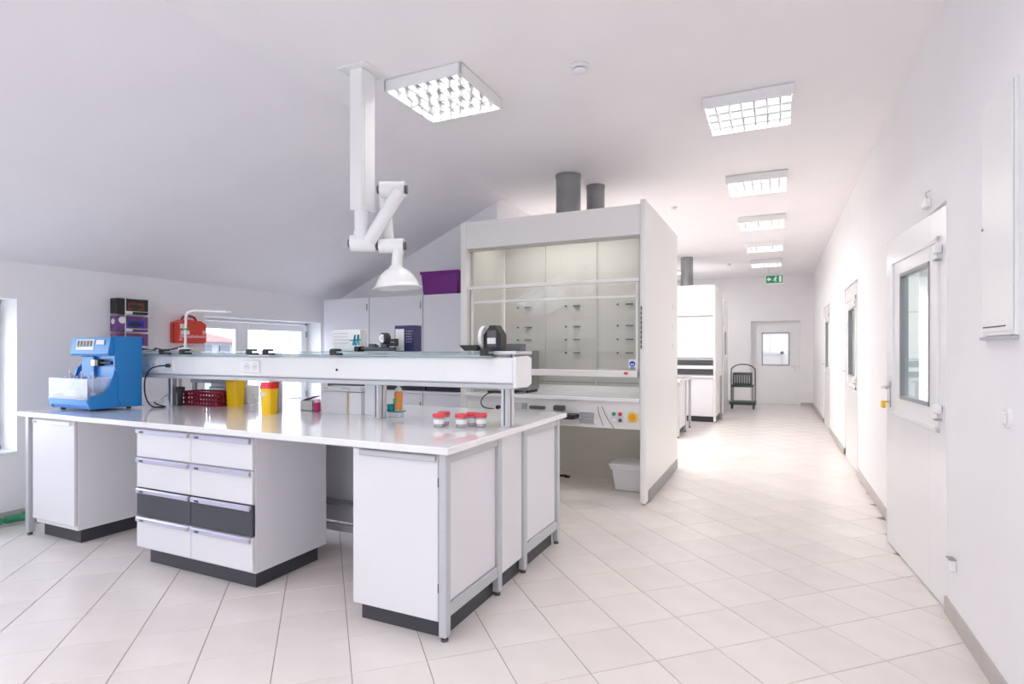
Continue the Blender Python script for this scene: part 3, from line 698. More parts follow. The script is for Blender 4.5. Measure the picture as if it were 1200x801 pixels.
part('sticker', MB().prism([(2.543, 1.40), (2.5405, 1.40), (2.545, 1.435), (2.5475, 1.435)], x0 + .33, x0 + .43, 'x'), 'paper', hd)
part('splash_panel', MB().box(x0 + .012, x1 - .012, 2.612, 2.62, 1.03, 1.315), 'light_blue', bm_)
part('door_panel', B(x0 + .06, x0 + .22, 2.585, 2.612, 1.14, 1.31, .004), 'blue', bm_)
part('drive_arm', MB().cyl((x1 - .02, 2.575, 1.262), (x1 - .17, 2.575, 1.262), .010, n=10).box(x1 - .21, x1 - .16, 2.555, 2.6, 1.235, 1.29, .005), 'black', bm_)
part('bracket', B(x1 - .30, x1 - .19, 2.58, 2.61, 1.235, 1.285, .003), 'white_gloss', bm_)
tank = MB(); ty0, ty1, tz0, tz1 = 2.395, 2.605, .996, 1.15
for q in ((x0 - .002, x1 + .002, ty0, ty0 + .006), (x0, x1, ty1 - .006, ty1), (x0, x0 + .006, ty0, ty1), (x1 - .02, x1 - .014, ty0, ty1)): tank.box(q[0], q[1], q[2], q[3], tz0, tz1)
tank.box(x0, x1 - .014, ty0, ty1, tz0, tz0 + .006)
part('water_bath', tank, 'clear_plastic', bm_, label='clear plastic water bath')
for k in range(3):
    xx = x0 + .09 + k * .15
    v = part('vessel', MB().lathe([(.045, .13), (.045, .02), (.03, .008), (0, .004)], (xx, 2.49, 1.003), 20), 'clear_plastic', bm_)
    part('paddle_shaft', MB().cyl((xx, 2.49, 1.03), (xx, 2.49, 1.20), .004, n=8).box(xx - .03, xx + .03, 2.486, 2.494, 1.02, 1.045), 'white_gloss', v)
    part('lid', MB().cyl((xx, 2.49, 1.145), (xx, 2.49, 1.165), .035, n=16).cyl((xx, 2.49, 1.165), (xx, 2.49, 1.185), .012, n=10), 'clear_plastic', v)
part('drain_block', B(x1 - .36, x1 - .20, ty0 + .03, ty0 + .08, 1.01, 1.07, .004), 'mid_grey', bm_)
for xx in (x0 + .06, x1 - .06):
    for yy in (2.46, 2.72): part('foot', C((xx, yy, ZT), (xx, yy, z0), .018, n=12), 'black', bm_)
# power lead
single('power_cable', MB().tube([(-4.31, 2.875, 1.235), (-4.36, 2.84, 1.235), (-4.42, 2.80, 1.21), (-4.47, 2.79, 1.13), (-4.47, 2.79, 1.02), (-4.43, 2.79, .95), (-4.37, 2.79, .919), (-4.33, 2.81, .918), (-4.33, 2.86, .918), (-4.40, 2.88, .918), (-4.46, 2.875, .93), (-4.484, 2.87, .945)], .0055).box(-4.335, -4.295, 2.86, 2.882, 1.222, 1.252, .005), 'black', 'black power cable looping from trunking socket to blue instrument', 'cable')
single('thin_cable', MB().tube([(-4.47, 2.90, .94), (-4.50, 2.98, .99), (-4.50, 3.10, 1.01), (-4.50, 3.2, .975), (-4.49, 3.24, .918), (-4.50, 3.12, .917), (-4.50, 3.05, .94)], .0035), 'mid_grey', 'thin grey cable curling behind the blue instrument', 'cable')

# ================================================================ THINGS ON THE WORKTOP
def sharps(x, y, s, label, hasred):
    r = thing('sharps_bin', label, 'bin', (x, y, ZT), 'yellow waste bins on the workbench')
    w0, w1, hh = .052 * s, .060 * s, .2
    def taper(z0, z1, a, b):
        n = 8; vs = []
        for z, q in ((z0, a), (z1, b)):
            c = q * .25
            for px_, py_ in ((q, q - c), (q - c, q), (-q + c, q), (-q, q - c), (-q, -q + c), (-q + c, -q), (q - c, -q), (q, -q + c)): vs.append((x + px_, y + py_ * .85, z))
        m = MB(); m.add(vs, [(i, (i + 1) % n, n + (i + 1) % n, n + i) for i in range(n)] + [tuple(range(n)), tuple(range(n, 2 * n))]); return m
    part('body', taper(ZT, ZT + hh, w0, w1), 'yellow', r)
    if hasred:
        part('lid', taper(ZT + hh - .02, ZT + hh + .022, w1 + .004, w1 - .004), 'red_top', r)
        m = MB()
        for k in range(4): m.box(x - .045 + k * .015, x - .035 + k * .015, y - w1 * .85 - .001, y - w1 * .85 + .008, ZT + .125, ZT + .155)
        part('print', m, 'paper', r)
    else: part('lid', taper(ZT + hh - .004, ZT + hh + .02, w1 + .003, w1 - .004), 'yellow', r)
sharps(-3.225, 2.875, .85, 'yellow waste bin with red lid standing between the shelf posts', True)
sharps(-3.93, 3.17, 1.0, 'plain yellow waste bin standing beside the red basket', False)
# red perforated basket
bk = thing('basket', 'dark red perforated plastic basket on the bench behind shelf post', 'basket', (-4.2, 3.12, ZT))
bxa, bxb, bya, byb = -4.42, -4.0, 3.06, 3.24
m = MB().box(bxa, bxb, bya, byb, ZT, ZT + .006).box(bxa - .005, bxb + .005, bya - .006, bya + .004, ZT + .10, ZT + .115).box(bxa - .005, bxb + .005, byb - .004, byb + .006, ZT + .10, ZT + .115).box(bxa - .006, bxa + .004, bya, byb, ZT + .10, ZT + .115).box(bxb - .004, bxb + .006, bya, byb, ZT + .10, ZT + .115)
part('rim_and_floor', m, 'basket_red', bk)
m = MB(); n_ = 12
for yy in (bya, byb):
    for k in range(n_ + 1):
        xx = bxa + (bxb - bxa) * k / n_; m.box(xx - .006, xx + .006, yy - .003, yy + .003, ZT + .004, ZT + .102)
    for z in (.0, .035, .07): m.box(bxa, bxb, yy - .003, yy + .003, ZT + z, ZT + z + .013)
for xx in (bxa, bxb):
    for k in range(6):
        yy = bya + (byb - bya) * k / 5; m.box(xx - .003, xx + .003, yy - .006, yy + .006, ZT + .004, ZT + .102)
    for z in (.0, .035, .07): m.box(xx - .003, xx + .003, bya, byb, ZT + z, ZT + z + .013)
part('lattice', m, 'basket_red', bk)
single('balance', MB().box(-4.52, -4.20, 3.34, 3.58, ZT, ZT + .05, .006).box(-4.50, -4.22, 3.36, 3.56, ZT + .055, ZT + .13, .006).box(-4.46, -4.27, 3.35, 3.37, ZT + .13, ZT + .18, .004), 'grey_metal', 'grey laboratory balance behind the red basket', 'instrument')
single('instrument_lid', MB().box(-4.66, -4.18, 3.30, 3.33, ZT + .165, ZT + .205, .004).box(-4.64, -4.60, 3.305, 3.325, ZT, ZT + .17).box(-4.24, -4.20, 3.305, 3.325, ZT, ZT + .17), 'mid_grey', 'low grey stand with two uprights behind the basket', 'stand')
single('funnel', MB().lathe([(.0, 0), (.02, .002), (.02, .09), (.034, .13), (.034, .15), (0, .155)], (-4.355, 3.0, ZT), 16), 'soft_black', 'black capped flask in front of the red basket', 'flask')
single('glove_packet', MB().box(-4.14, -3.98, 3.33, 3.45, ZT, ZT + .15, .01).box(-4.13, -3.99, 3.322, 3.33, ZT + .155, ZT + .19, .002), 'paper', 'white packet standing behind the red basket', 'packet')
single('small_bottle', MB().lathe([(0, 0), (.022, 0), (.024, .004), (.024, .09), (.012, .105), (.012, .125), (0, .125)], (-3.45, 2.93, ZT), 20), 'clear_plastic', 'small clear bottle standing left of red lidded bin', 'bottle')
# open box with folded lid
ob = thing('open_box', 'small open pale box with mauve flap on the bench', 'box', (-3.13, 3.2, ZT))
m = MB()
for q in ((-3.21, -3.09, 3.15, 3.155), (-3.21, -3.09, 3.245, 3.25), (-3.21, -3.205, 3.15, 3.25), (-3.095, -3.09, 3.15, 3.25)): m.box(q[0], q[1], q[2], q[3], ZT, ZT + .072)
m.box(-3.21, -3.09, 3.15, 3.25, ZT, ZT + .004)
part('body', m, 'cardboard_white', ob)
part('flap', MB().beam((-3.205, 3.19, ZT + .074), (-3.09, 3.19, ZT + .105), .06, .006), 'box_mauve', ob)
part('tissue', MB().box(-3.20, -3.10, 3.16, 3.24, ZT + .006, ZT + .068, .02), 'cardboard_tan', ob)
pk = thing('reagent_bottle', 'tiny pink reagent bottle beside the white cartons', 'bottle', (-3.02, 3.1, ZT))
part('body', MB().box(-3.042, -2.998, 3.10, 3.14, ZT + .001, ZT + .07, .008), 'pink', pk)
part('cap', MB().cyl((-3.02, 3.12, ZT + .068), (-3.02, 3.12, ZT + .092), .018, n=14), 'pink_cap', pk)
cbx = thing('carton', 'white carton with tan inner edge on the bench under shelf', 'box', (-2.75, 3.13, ZT))
part('body', MB().box(-2.96, -2.73, 3.10, 3.25, ZT, ZT + .155, .002), 'laminate_shade', cbx)
part('side_flap', MB().box(-2.728, -2.715, 3.095, 3.25, ZT, ZT + .155), 'cardboard_tan', cbx)
c2 = thing('carton', 'square white carton standing at the right of the tan edged carton', 'box', (-2.65, 3.12, ZT))
part('body', B(-2.712, -2.60, 3.10, 3.21, ZT, ZT + .152, .002), 'cardboard_white', c2)
c3 = thing('carton', 'flat long white carton lying on top of the two cartons', 'box', (-2.76, 3.15, ZT + .157))
part('body', B(-2.955, -2.61, 3.105, 3.24, ZT + .1565, ZT + .188, .002), 'cardboard_white', c3)
part('print', MB().box(-2.94, -2.91, 3.103, 3.106, ZT + .172, ZT + .181).box(-2.78, -2.70, 3.103, 3.106, ZT + .174, ZT + .18), 'ink_grey', c3)
# spray bottle with teal holder
sb = thing('spray_bottle', 'spray bottle with orange and green label in teal stand', 'bottle', (-2.315, 3.12, ZT))
part('body', MB().lathe([(0, 0), (.024, 0), (.027, .006), (.027, .03), (.024, .10), (.03, .15), (.022, .185), (.012, .20), (0, .20)], (-2.30, 3.12, ZT + .002), 20), 'milky_plastic', sb)
part('label', MB().lathe([(.0275, .045), (.0255, .10), (.0305, .15), (.027, .17)], (-2.30, 3.12, ZT + .002), 20), 'orange', sb, label='orange label')
part('leaf_print', MB().box(-2.318, -2.296, 3.083, 3.088, ZT + .09, ZT + .125, .001), 'green_leaf', sb)
part('trigger', MB().cyl((-2.30, 3.12, ZT + .195), (-2.30, 3.12, ZT + .212), .012, n=12).box(-2.32, -2.26, 3.11, 3.13, ZT + .208, ZT + .222, .004), 'white_gloss', sb)
part('stand', MB().box(-2.385, -2.265, 3.085, 3.155, ZT + .034, ZT + .042, .002).box(-2.375, -2.325, 3.09, 3.15, ZT + .042, ZT + .085, .004), 'teal', sb, label='teal plastic stand')
part('stand_foot', MB().box(-2.375, -2.275, 3.09, 3.15, ZT, ZT + .034, .004), 'milky_plastic', sb)

# specimen cups
def cup(x, y, label, first=None):
    if first: return dup(first, (x, y, ZT), label)
    r = thing('specimen_cup', label, 'cup', (x, y, ZT), 'specimen cups with red lids')
    part('body', MB().lathe([(0, .002), (.028, .001), (.032, .062), (.0305, .062), (.027, .005), (0, .004)], (x, y, ZT), 24), 'cup_plastic', r)
    part('lid', MB().lathe([(0, .079), (.035, .079), (.0375, .076), (.0375, .061), (.0325, .060), (0, .0605)], (x, y, ZT), 28), 'red_lid', r)
    part('label', MB().lathe([(.0304, .022), (.0318, .048)], (x, y, ZT), 24), 'paper', r)
    return r
c1 = cup(-1.775, 2.795, 'specimen cup with red lid, the leftmost one')
for x, y, lb in ((-1.805, 2.90, 'specimen cup with red lid tucked behind the leftmost one'), (-1.655, 2.845, 'specimen cup with red lid, left end of the group of three'), (-1.63, 2.93, 'specimen cup with red lid, middle of the group of three'), (-1.56, 2.91, 'specimen cup with red lid, right end of the group of three')): cup(x, y, lb, c1)

# ================================================================ LEFT WALL ITEMS
gr = thing('glove_dispenser', 'white wire wall rack for three glove boxes', 'rack', (XL, 3.2, 1.36))
m = MB()
for y in (3.19, 3.40):
    m.tube([(XL + .105, y, 1.835), (XL + .105, y, 1.36)], .004, sub=1)
    m.tube([(XL + .004, y, 1.84), (XL + .105, y, 1.835)], .004, sub=1)
for z in (1.36, 1.395, 1.52, 1.555, 1.682, 1.715): m.tube([(XL + .105, 3.19, z), (XL + .105, 3.40, z)], .003, sub=1)
for z in (1.36, 1.52, 1.682):
    for y in (3.13, 3.26, 3.40): m.tube([(XL + .003, y, z), (XL + .105, y, z)], .003, sub=1)
part('wire_frame', m, 'white_gloss', gr)
for z in (1.40, 1.56, 1.72): part('label_clip', B(XL + .108, XL + .111, 3.195, 3.25, z - .03, z - .008), 'paper', gr)
for i, (z, mt, lb, pm) in enumerate(((1.69, 'box_black', 'black glove box in the top slot of the wall rack', 'print_orange'), (1.528, 'box_violet', 'violet glove box in the middle slot of the wall rack', 'print_blue'), (1.368, 'box_mauve', 'mauve glove box in the bottom slot of the wall rack', 'print_blue'))):
    g = thing('glove_box', lb, 'box', (XL + .05, 3.26, z), 'glove boxes in the wall rack')
    part('body', B(XL + .008, XL + .10, 3.115, 3.41, z, z + .14, .002), mt, g)
    part('print', B(XL + .0995, XL + .1015, 3.215, 3.36, z + .04, z + .105), pm, g)
    if i == 1:
        part('sticker', C((XL + .10, 3.165, z + .105), (XL + .102, 3.165, z + .105), .032, n=20), 'paper', g)
        part('sticker', C((XL + .05, 3.112, z + .09), (XL + .05, 3.1155, z + .09), .025, n=18), 'paper', g)
    part('opening', MB().prism([(3.22 + .06 * (1 + math.cos(t / 12 * 2 * math.pi)), z + .07 + .022 * math.sin(t / 12 * 2 * math.pi)) for t in range(12)], XL + .1015, XL + .1025, 'x'), 'soft_black', g)
fa = thing('first_aid_case', 'red wall case with carry handle and white stickers', 'case', (XL, 3.83, 1.42))
part('shell', MB().prism([(3.68, 1.43), (3.965, 1.43), (3.985, 1.445), (3.985, 1.62), (3.93, 1.655), (3.76, 1.665), (3.68, 1.635)], XL + .002, XL + .125, 'x'), 'red_case', fa)
part('edge', MB().box(XL + .055, XL + .062, 3.672, 3.992, 1.427, 1.62), 'red_case_dark', fa)
part('handle', MB().tube([(XL + .07, 3.75, 1.65), (XL + .07, 3.77, 1.69), (XL + .07, 3.83, 1.705), (XL + .07, 3.89, 1.69), (XL + .07, 3.91, 1.65)], .012), 'red_case_dark', fa)
part('sticker', MB().box(XL + .125, XL + .1265, 3.70, 3.765, 1.575, 1.62), 'paper', fa)
part('sticker', MB().box(XL + .125, XL + .1265, 3.705, 3.80, 1.515, 1.553), 'paper', fa)
part('sticker', MB().box(XL + .125, XL + .1265, 3.945, 3.975, 1.52, 1.56), 'pink_cap', fa)
m = MB(); y = 3.70
m.box(XL + .125, XL + .1265, 3.695, 3.72, 1.455, 1.475)
while y < 3.97:
    wd = random.uniform(.008, .016); m.box(XL + .125, XL + .1265, y, y + wd, 1.483, 1.483 + random.choice((.018, .022, .026))); y += wd + .006
part('lettering', m, 'pink_cap', fa, label='small white illegible lettering')
# green pipe at the floor
gp = thing('drain_pipe', 'green plastic pipe with elbow on the floor by left wall', 'pipe', (-5.4, 2.3, 0))
part('pipe', MB().tube([(-5.40, 1.6, .04), (-5.40, 1.9, .04), (-5.39, 2.33, .045)], .022, n=12), 'green_pipe', gp)
part('elbow', MB().tube([(-5.39, 2.30, .045), (-5.38, 2.38, .048), (-5.33, 2.42, .048), (-5.27, 2.43, .035)], .030, n=12).cyl((-5.36, 2.41, .03), (-5.36, 2.41, .09), .02, n=12), 'green_pipe', gp)
part('collar', MB().cyl((-5.39, 2.22, .044), (-5.39, 2.27, .044), .029, n=14), 'green_pipe', gp)

# ================================================================ TALL CUPBOARDS
YC = 5.6
for i, (xa, xb, lb) in enumerate(((-5.31, -4.575, 'tall pale cupboard at the left against the back wall, by window'), (-4.57, -3.78, 'tall pale cupboard in the middle of the row of three'), (-3.775, -2.93, 'tall pale cupboard at the right with purple crate on top'))):
    g = thing('tall_cupboard', lb, 'cupboard', ((xa + xb) / 2, YC + .25, 0), 'tall cupboards along the back wall')
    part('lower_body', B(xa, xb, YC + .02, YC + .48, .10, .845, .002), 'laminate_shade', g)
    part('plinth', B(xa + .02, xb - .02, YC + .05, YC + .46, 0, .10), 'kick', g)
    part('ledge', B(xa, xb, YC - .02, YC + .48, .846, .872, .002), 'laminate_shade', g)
    part('niche_shade', B(xa + .01, xb - .01, YC + .06, YC + .48, .873, .955), 'niche_shade', g)  # solid near-black block puts the shade of an open gap into colour
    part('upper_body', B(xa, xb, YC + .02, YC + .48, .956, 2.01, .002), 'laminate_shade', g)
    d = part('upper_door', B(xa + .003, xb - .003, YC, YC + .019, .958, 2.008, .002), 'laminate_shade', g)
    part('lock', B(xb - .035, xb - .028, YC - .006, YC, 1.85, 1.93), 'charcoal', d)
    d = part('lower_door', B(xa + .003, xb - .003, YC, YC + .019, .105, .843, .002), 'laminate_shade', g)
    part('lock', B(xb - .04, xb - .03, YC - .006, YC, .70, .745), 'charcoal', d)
cr = thing('crate', 'purple plastic storage crate on top of the tall cupboards', 'crate', (-3.55, 5.85, 2.012))
def crate(r, x0, x1, y0, y1, z0, z1, tp, m_, t=.006):
    vs = []
    for z, e in ((z0, tp), (z1, 0)):
        vs += [(x0 + e, y0 + e, z), (x1 - e, y0 + e, z), (x1 - e, y1 - e, z), (x0 + e, y1 - e, z)]
    for z, e in ((z0 + t, tp + t), (z1, t)):
        vs += [(x0 + e, y0 + e, z), (x1 - e, y0 + e, z), (x1 - e, y1 - e, z), (x0 + e, y1 - e, z)]
    fs = [(0, 3, 2, 1), (8, 9, 10, 11)]
    for i in range(4):
        j = (i + 1) % 4; fs += [(i, j, 4 + j, 4 + i), (8 + j, 8 + i, 12 + i, 12 + j), (4 + i, 4 + j, 12 + j, 12 + i)]
    part('body', MB().add(vs, fs), m_, r)
    m = MB(); e = .012
    for q in ((x0 - e, x1 + e, y0 - e, y0 + .002), (x0 - e, x1 + e, y1 - .002, y1 + e), (x0 - e, x0 + .002, y0, y1), (x1 - .002, x1 + e, y0, y1)): m.box(q[0], q[1], q[2], q[3], z1 - .03, z1 + .004, .003)
    part('rim', m, m_, r)
crate(cr, -3.845, -3.34, 5.66, 6.02, 2.012, 2.285, .02, 'purple')

# ================================================================ FUME HOOD 1
FH = thing('fume_hood', 'large white walk-up fume hood with glass sash behind the workbench', 'fume hood', (-1.96, 5.7, 0))
hx0, hx1, hy0, hy1, hz = -2.90, -1.03, 4.955, 6.70, 2.64
sp = part('side_panel', MB().box(-1.085, -1.03, hy0, hy1, .012, 2.68, .018, seg=3), 'hood_white', FH, label='wide white right side panel')
part('kick_strip', B(-1.0295, -1.024, hy0 + .10, hy1 - .03, .012, .115), 'kick_light', sp)
m = MB()
for k in range(9): m.box(-1.0765, -1.0645, hy0 - .003, hy0 + .002, 1.37 + k * .042, 1.406 + k * .042)
part('adjustment_strip', m, 'charcoal', sp)
m = MB()
for z in (1.85, 1.82, 1.62, 1.60, 1.42, 1.40): m.cyl((-1.031, 6.35, z), (-1.0265, 6.35, z), .006, n=8)
part('screw_cap', m, 'mid_grey', sp)
part('left_panel', B(hx0, -2.83, hy0 + .01, hy1, .012, hz, .012, seg=2), 'hood_white', FH)
part('header', B(-2.83, -1.085, hy0 + .015, hy0 + .05, 2.375, hz), 'hood_white', FH)
part('header_lip', B(-2.83, -1.085, hy0 + .05, hy0 + .14, 2.362, 2.385), 'hood_inner', FH)
part('top_plate', B(-2.83, -1.085, hy0 + .02, hy1, hz - .02, hz), 'hood_white', FH)
part('inner_back', B(-2.78, -1.13, 5.76, 5.78, .935, 2.62), 'hood_inner', FH)
part('inner_side', MB().box(-2.83, -2.80, 5.06, 5.78, .935, 2.6), 'hood_inner', FH)
part('inner_side', MB().box(-1.115, -1.086, 5.06, 5.78, .935, 2.6), 'hood_inner', FH)
part('baffle', MB().box(-2.30, -2.285, 5.742, 5.76, .98, 2.55).box(-1.72, -1.705, 5.742, 5.76, .98, 2.55), 'hood_inner', FH)
part('exhaust_slot', MB().box(-2.60, -1.12, 5.745, 5.761, 1.015, 1.025).box(-2.60, -1.12, 5.745, 5.761, 1.09, 1.096), 'mid_grey', FH)
for x in (-2.55, -1.985, -1.42):
    for z in (1.83, 1.61, 1.47, 1.33):
        part('rod_holder', MB().cyl((x - .065, 5.762, z), (x - .065, 5.735, z), .009, n=8).box(x + .02, x + .095, 5.735, 5.758, z - .005, z + .005), 'charcoal', FH)
# sash
part('sash_bar', B(-2.83, -1.10, hy0 + .03, hy0 + .07, 1.965, 1.998, .004), 'hood_white', FH)
part('upper_pane', B(-2.82, -1.10, hy0 + .045, hy0 + .051, 1.99, 2.375), 'hood_glass', FH)
sh = part('sash_frame', MB().box(-2.79, -1.12, hy0 + .075, hy0 + .10, 1.828, 1.852, .003).box(-2.81, -2.79, hy0 + .075, hy0 + .10, 1.12, 1.96).box(-1.135, -1.115, hy0 + .075, hy0 + .10, 1.12, 1.96), 'hood_white', FH)
part('sash_pane', B(-2.79, -1.135, hy0 + .084, hy0 + .090, 1.17, 1.95), 'hood_glass', sh)
part('sash_handle', B(-2.80, -1.115, hy0 + .05, hy0 + .11, 1.115, 1.175, .008, seg=2), 'hood_white', FH)
part('hand_sticker', MB().prism([(-1.24, 1.15), (-1.225, 1.165), (-1.20, 1.16), (-1.20, 1.14), (-1.225, 1.137)], hy0 + .0465, hy0 + .0495, 'y'), 'red_lid', FH)
st = part('safety_sticker', B(-1.20, -1.135, hy0 + .080, hy0 + .0835, 1.19, 1.275), 'paper', FH)
part('safety_symbol', MB().cyl((-1.1675, hy0 + .079, 1.235), (-1.1675, hy0 + .0805, 1.235), .026, n=20).box(-1.192, -1.143, hy0 + .079, hy0 + .0805, 1.193, 1.203), 'sticker_blue', st)
part('safety_mask', MB().box(-1.182, -1.153, hy0 + .0775, hy0 + .079, 1.225, 1.236), 'paper', st)
part('work_surface', B(-2.83, -1.085, hy0 - .005, 5.76, .897, .932, .006), 'white_gloss', FH)
part('apron', B(-2.83, -1.085, hy0 + .03, hy0 + .055, .655, .896), 'hood_white', FH)
part('apron_return', B(-2.83, -1.085, hy0 + .055, hy0 + .30, .655, .672), 'hood_beige', FH)
part('knee_back', B(-2.83, -1.086, 5.95, 5.97, .0, .89), 'hood_beige', FH)
part('upstand', B(-2.83, -1.115, 5.73, 5.757, .932, .985), 'white_gloss', FH)
ya = hy0 + .03
sk = part('double_socket', B(-1.645, -1.492, ya - .012, ya, .68, .80, .004), 'white_plastic', FH)
for z in (.712, .768): part('socket_flap', B(-1.637, -1.50, ya - .022, ya - .012, z - .024, z + .024, .004), 'mid_grey', sk)
bp = part('button_plate', B(-1.345, -1.235, ya - .008, ya, .705, .812, .003), 'laminate_shade', FH)
for (dx, dz, mm) in ((-.028, .028, 'btn_green'), (.028, .028, 'btn_red'), (-.028, -.026, 'paper'), (.028, -.026, 'charcoal')):
    part('button', C((-1.29 + dx, ya - .008, .759 + dz), (-1.29 + dx, ya - .02, .759 + dz), .017, n=14), mm, bp)
es = part('switch_plate', B(-1.195, -1.105, ya - .008, ya, .715, .81, .003), 'laminate', FH)
part('yellow_ring', C((-1.15, ya - .008, .763), (-1.15, ya - .012, .763), .046, n=24), 'key_yellow', es, label='yellow ring of the main switch')
part('rotary_knob', MB().cyl((-1.15, ya - .012, .763), (-1.15, ya - .03, .763), .028, n=20).box(-1.158, -1.142, ya - .045, ya - .028, .735, .79, .003), 'orange_knob', es)
ps = part('power_box', MB().box(-1.86, -1.645, ya - .16, ya, .735, .775, .005), 'black', FH, label='black shelf box under the worktop')
part('adapter', B(-1.88, -1.78, ya - .07, ya, .80, .845, .006), 'charcoal', FH)
part('adapter', B(-2.13, -1.98, ya - .05, ya, .80, .83, .004), 'charcoal', FH)
part('vent_slot', MB().box(-2.42, -2.22, ya - .012, ya, .79, .85, .002), 'hood_inner', FH)
part('vent_slot', MB().box(-2.22, -2.17, ya - .02, ya, .79, .85, .002), 'mid_grey', FH)
part('valve_knob', C((-2.47, ya - .04, .80), (-2.47, ya, .80), .02, n=12), 'soft_black', FH)
single('hood_cable', MB().tube([(-1.46, 4.95, .85), (-1.45, 4.935, .80), (-1.43, 4.935, .74), (-1.41, 4.95, .68)], .003).tube([(-1.42, 4.95, .85), (-1.39, 4.935, .79), (-1.35, 4.935, .72), (-1.31, 4.95, .66)], .003), 'charcoal', 'two thin dark leads hanging over hood front beside the buttons', 'cable')
single('apparatus_cable', MB().tube([(-2.30, 5.0, .947), (-2.45, 4.93, .95), (-2.56, 4.90, .93), (-2.62, 4.89, .86), (-2.60, 4.91, .80), (-2.50, 4.93, .785)], .006), 'soft_black', 'black cable hanging in a loop over the hood worktop edge', 'cable')
# apparatus inside hood
ap = thing('hood_instrument', 'grey metal instrument standing on the left of the hood worktop', 'instrument', (-2.33, 5.25, .932))
part('body', B(-2.47, -2.235, 5.15, 5.45, .955, 1.355, .006), 'grey_metal', ap)
part('foot', MB().box(-2.46, -2.43, 5.18, 5.42, .932, .956).box(-2.27, -2.24, 5.18, 5.42, .932, .956), 'black', ap)
part('knob', MB().cyl((-2.36, 5.15, 1.02), (-2.36, 5.12, 1.02), .03, n=16), 'soft_black', ap)
single('plastic_tray', MB().box(-2.62, -2.47, 5.02, 5.14, .933, .952, .004), 'black', 'flat black pad on the hood worktop in front of instrument', 'tray')
# ducts
for i, (x, y, rd, lb) in enumerate(((-1.99, 5.66, .13, 'thick dark grey exhaust duct rising from the first fume hood'), (-1.84, 6.15, .10, 'thinner grey exhaust duct behind the thick one'))):
    g = thing('exhaust_duct', lb, 'duct', (x, y, hz + .001), 'hood exhaust ducts')
    part('pipe', C((x, y, hz + .001), (x, y, ZC - .002), rd, n=32), 'duct', g)
    part('collar', MB().cyl((x, y, hz + .001), (x, y, hz + .05), rd + .006, n=32), 'duct', g)
    part('top_collar', MB().cyl((x, y, ZC - .03), (x, y, ZC - .002), rd + .006, n=32), 'duct', g)
# bin under hood
sb_ = thing('storage_bin', 'translucent plastic storage box with lid on the floor under hood', 'box', (-1.28, 5.5, 0))
crate(sb_, -1.45, -1.10, 5.38, 5.78, .004, .235, .03, 'milky_plastic')
part('lid', B(-1.475, -1.09, 5.36, 5.80, .236, .262, .006), 'milky_plastic', sb_)
sf = thing('floor_stand', 'black splayed metal foot of a stand on the floor under hood', 'stand', (-2.35, 5.55, 0))
part('foot', MB().beam((-2.38, 5.5, .03), (-2.03, 5.72, .02), .03, .02, .004).beam((-2.38, 5.5, .03), (-2.6, 5.7, .02), .03, .02, .004).beam((-2.38, 5.5, .03), (-2.4, 5.2, .02), .03, .02, .004).box(-2.05, -2.0, 5.70, 5.74, 0, .02), 'soft_black', sf)
part('pole', C((-2.38, 5.5, .02), (-2.38, 5.5, .62), .016, n=12), 'charcoal', sf)

# ================================================================ EXTRACTION ARM
d0 = 3.73
EA = thing('extraction_arm', 'white jointed fume extraction arm with dome hood hanging from ceiling', 'extractor', (-2.475, 2.97, ZC))
part('ceiling_plate', B(-2.60, -2.37, 2.86, 3.10, ZC - .008, ZC, .002), 'white_gloss', EA)
part('mast', B(-2.53, -2.43, 2.90, 3.04, 2.275, ZC - .008, .006), 'white_gloss', EA)
part('mast_recess', MB().box(-2.4295, -2.427, 2.93, 3.01, 2.29, 2.98, .001), 'white_plastic', EA)
mx, my = -2.485, 2.965
part('upper_tube', C((mx, my, 2.28), (mx, my, 2.11), .045, n=24), 'white_gloss', EA)
def knob(p, q):
    part('knob', C(p, q, .028, n=16), 'charcoal', EA)
th0 = math.atan(310 / 663); rt = Vector((math.cos(th0), math.sin(th0), 0)); fw = Vector((-math.sin(th0), math.cos(th0), 0))
j1 = px(426, 285, d0)
def joint(c, half, r, r2=None):
    m = MB().cyl(c - rt * half, c + rt * half, r, n=20); m.cyl(c + Vector((0, 0, -.0)), c + Vector((0, 0, .0001)), r * .2, n=4)
    return m
m = MB().cyl(j1 - rt * .08, j1 + rt * .085, .056, n=24).cyl(Vector((mx, my, 2.14)), Vector((mx, my, 2.04)), .052, n=20)
part('lower_joint', m, 'white_gloss', EA); knob(j1 - rt * .08, j1 - rt * .098); knob(j1 + rt * .087, j1 + rt * .105)
j2 = px(461, 222, d0 - .02)
a0 = px(432, 284, d0 - .055); a1 = px(468, 224, d0 - .075)
part('first_link', MB().cyl(a0, a1, .043, n=24), 'white_gloss', EA)
m = MB().cyl(j2 - rt * .085, j2 + rt * .075, .052, n=24)
part('top_joint', m, 'white_gloss', EA); knob(j2 - rt * .087, j2 - rt * .105); knob(j2 + rt * .075, j2 + rt * .092)
b0 = px(450, 225, d0 + .05); b1 = px(456, 288, d0 + .05)
part('second_link', MB().cyl(b0, b1, .038, n=24), 'white_gloss', EA)
j3 = px(460, 288, d0)
m = MB().cyl(j3 - rt * .085, j3 + rt * .075, .048, n=24)
part('end_joint', m, 'white_gloss', EA); knob(j3 - rt * .087, j3 - rt * .105); knob(j3 + rt * .075, j3 + rt * .088)
hc = px(466, 338, d0)
part('drop_tube', MB().tube([px(467, 288, d0 - .01), px(466, 300, d0 - .01), px(465, 314, d0)], .036, n=20), 'white_gloss', EA)
ax = Vector((.06, .03, -1)).normalized()
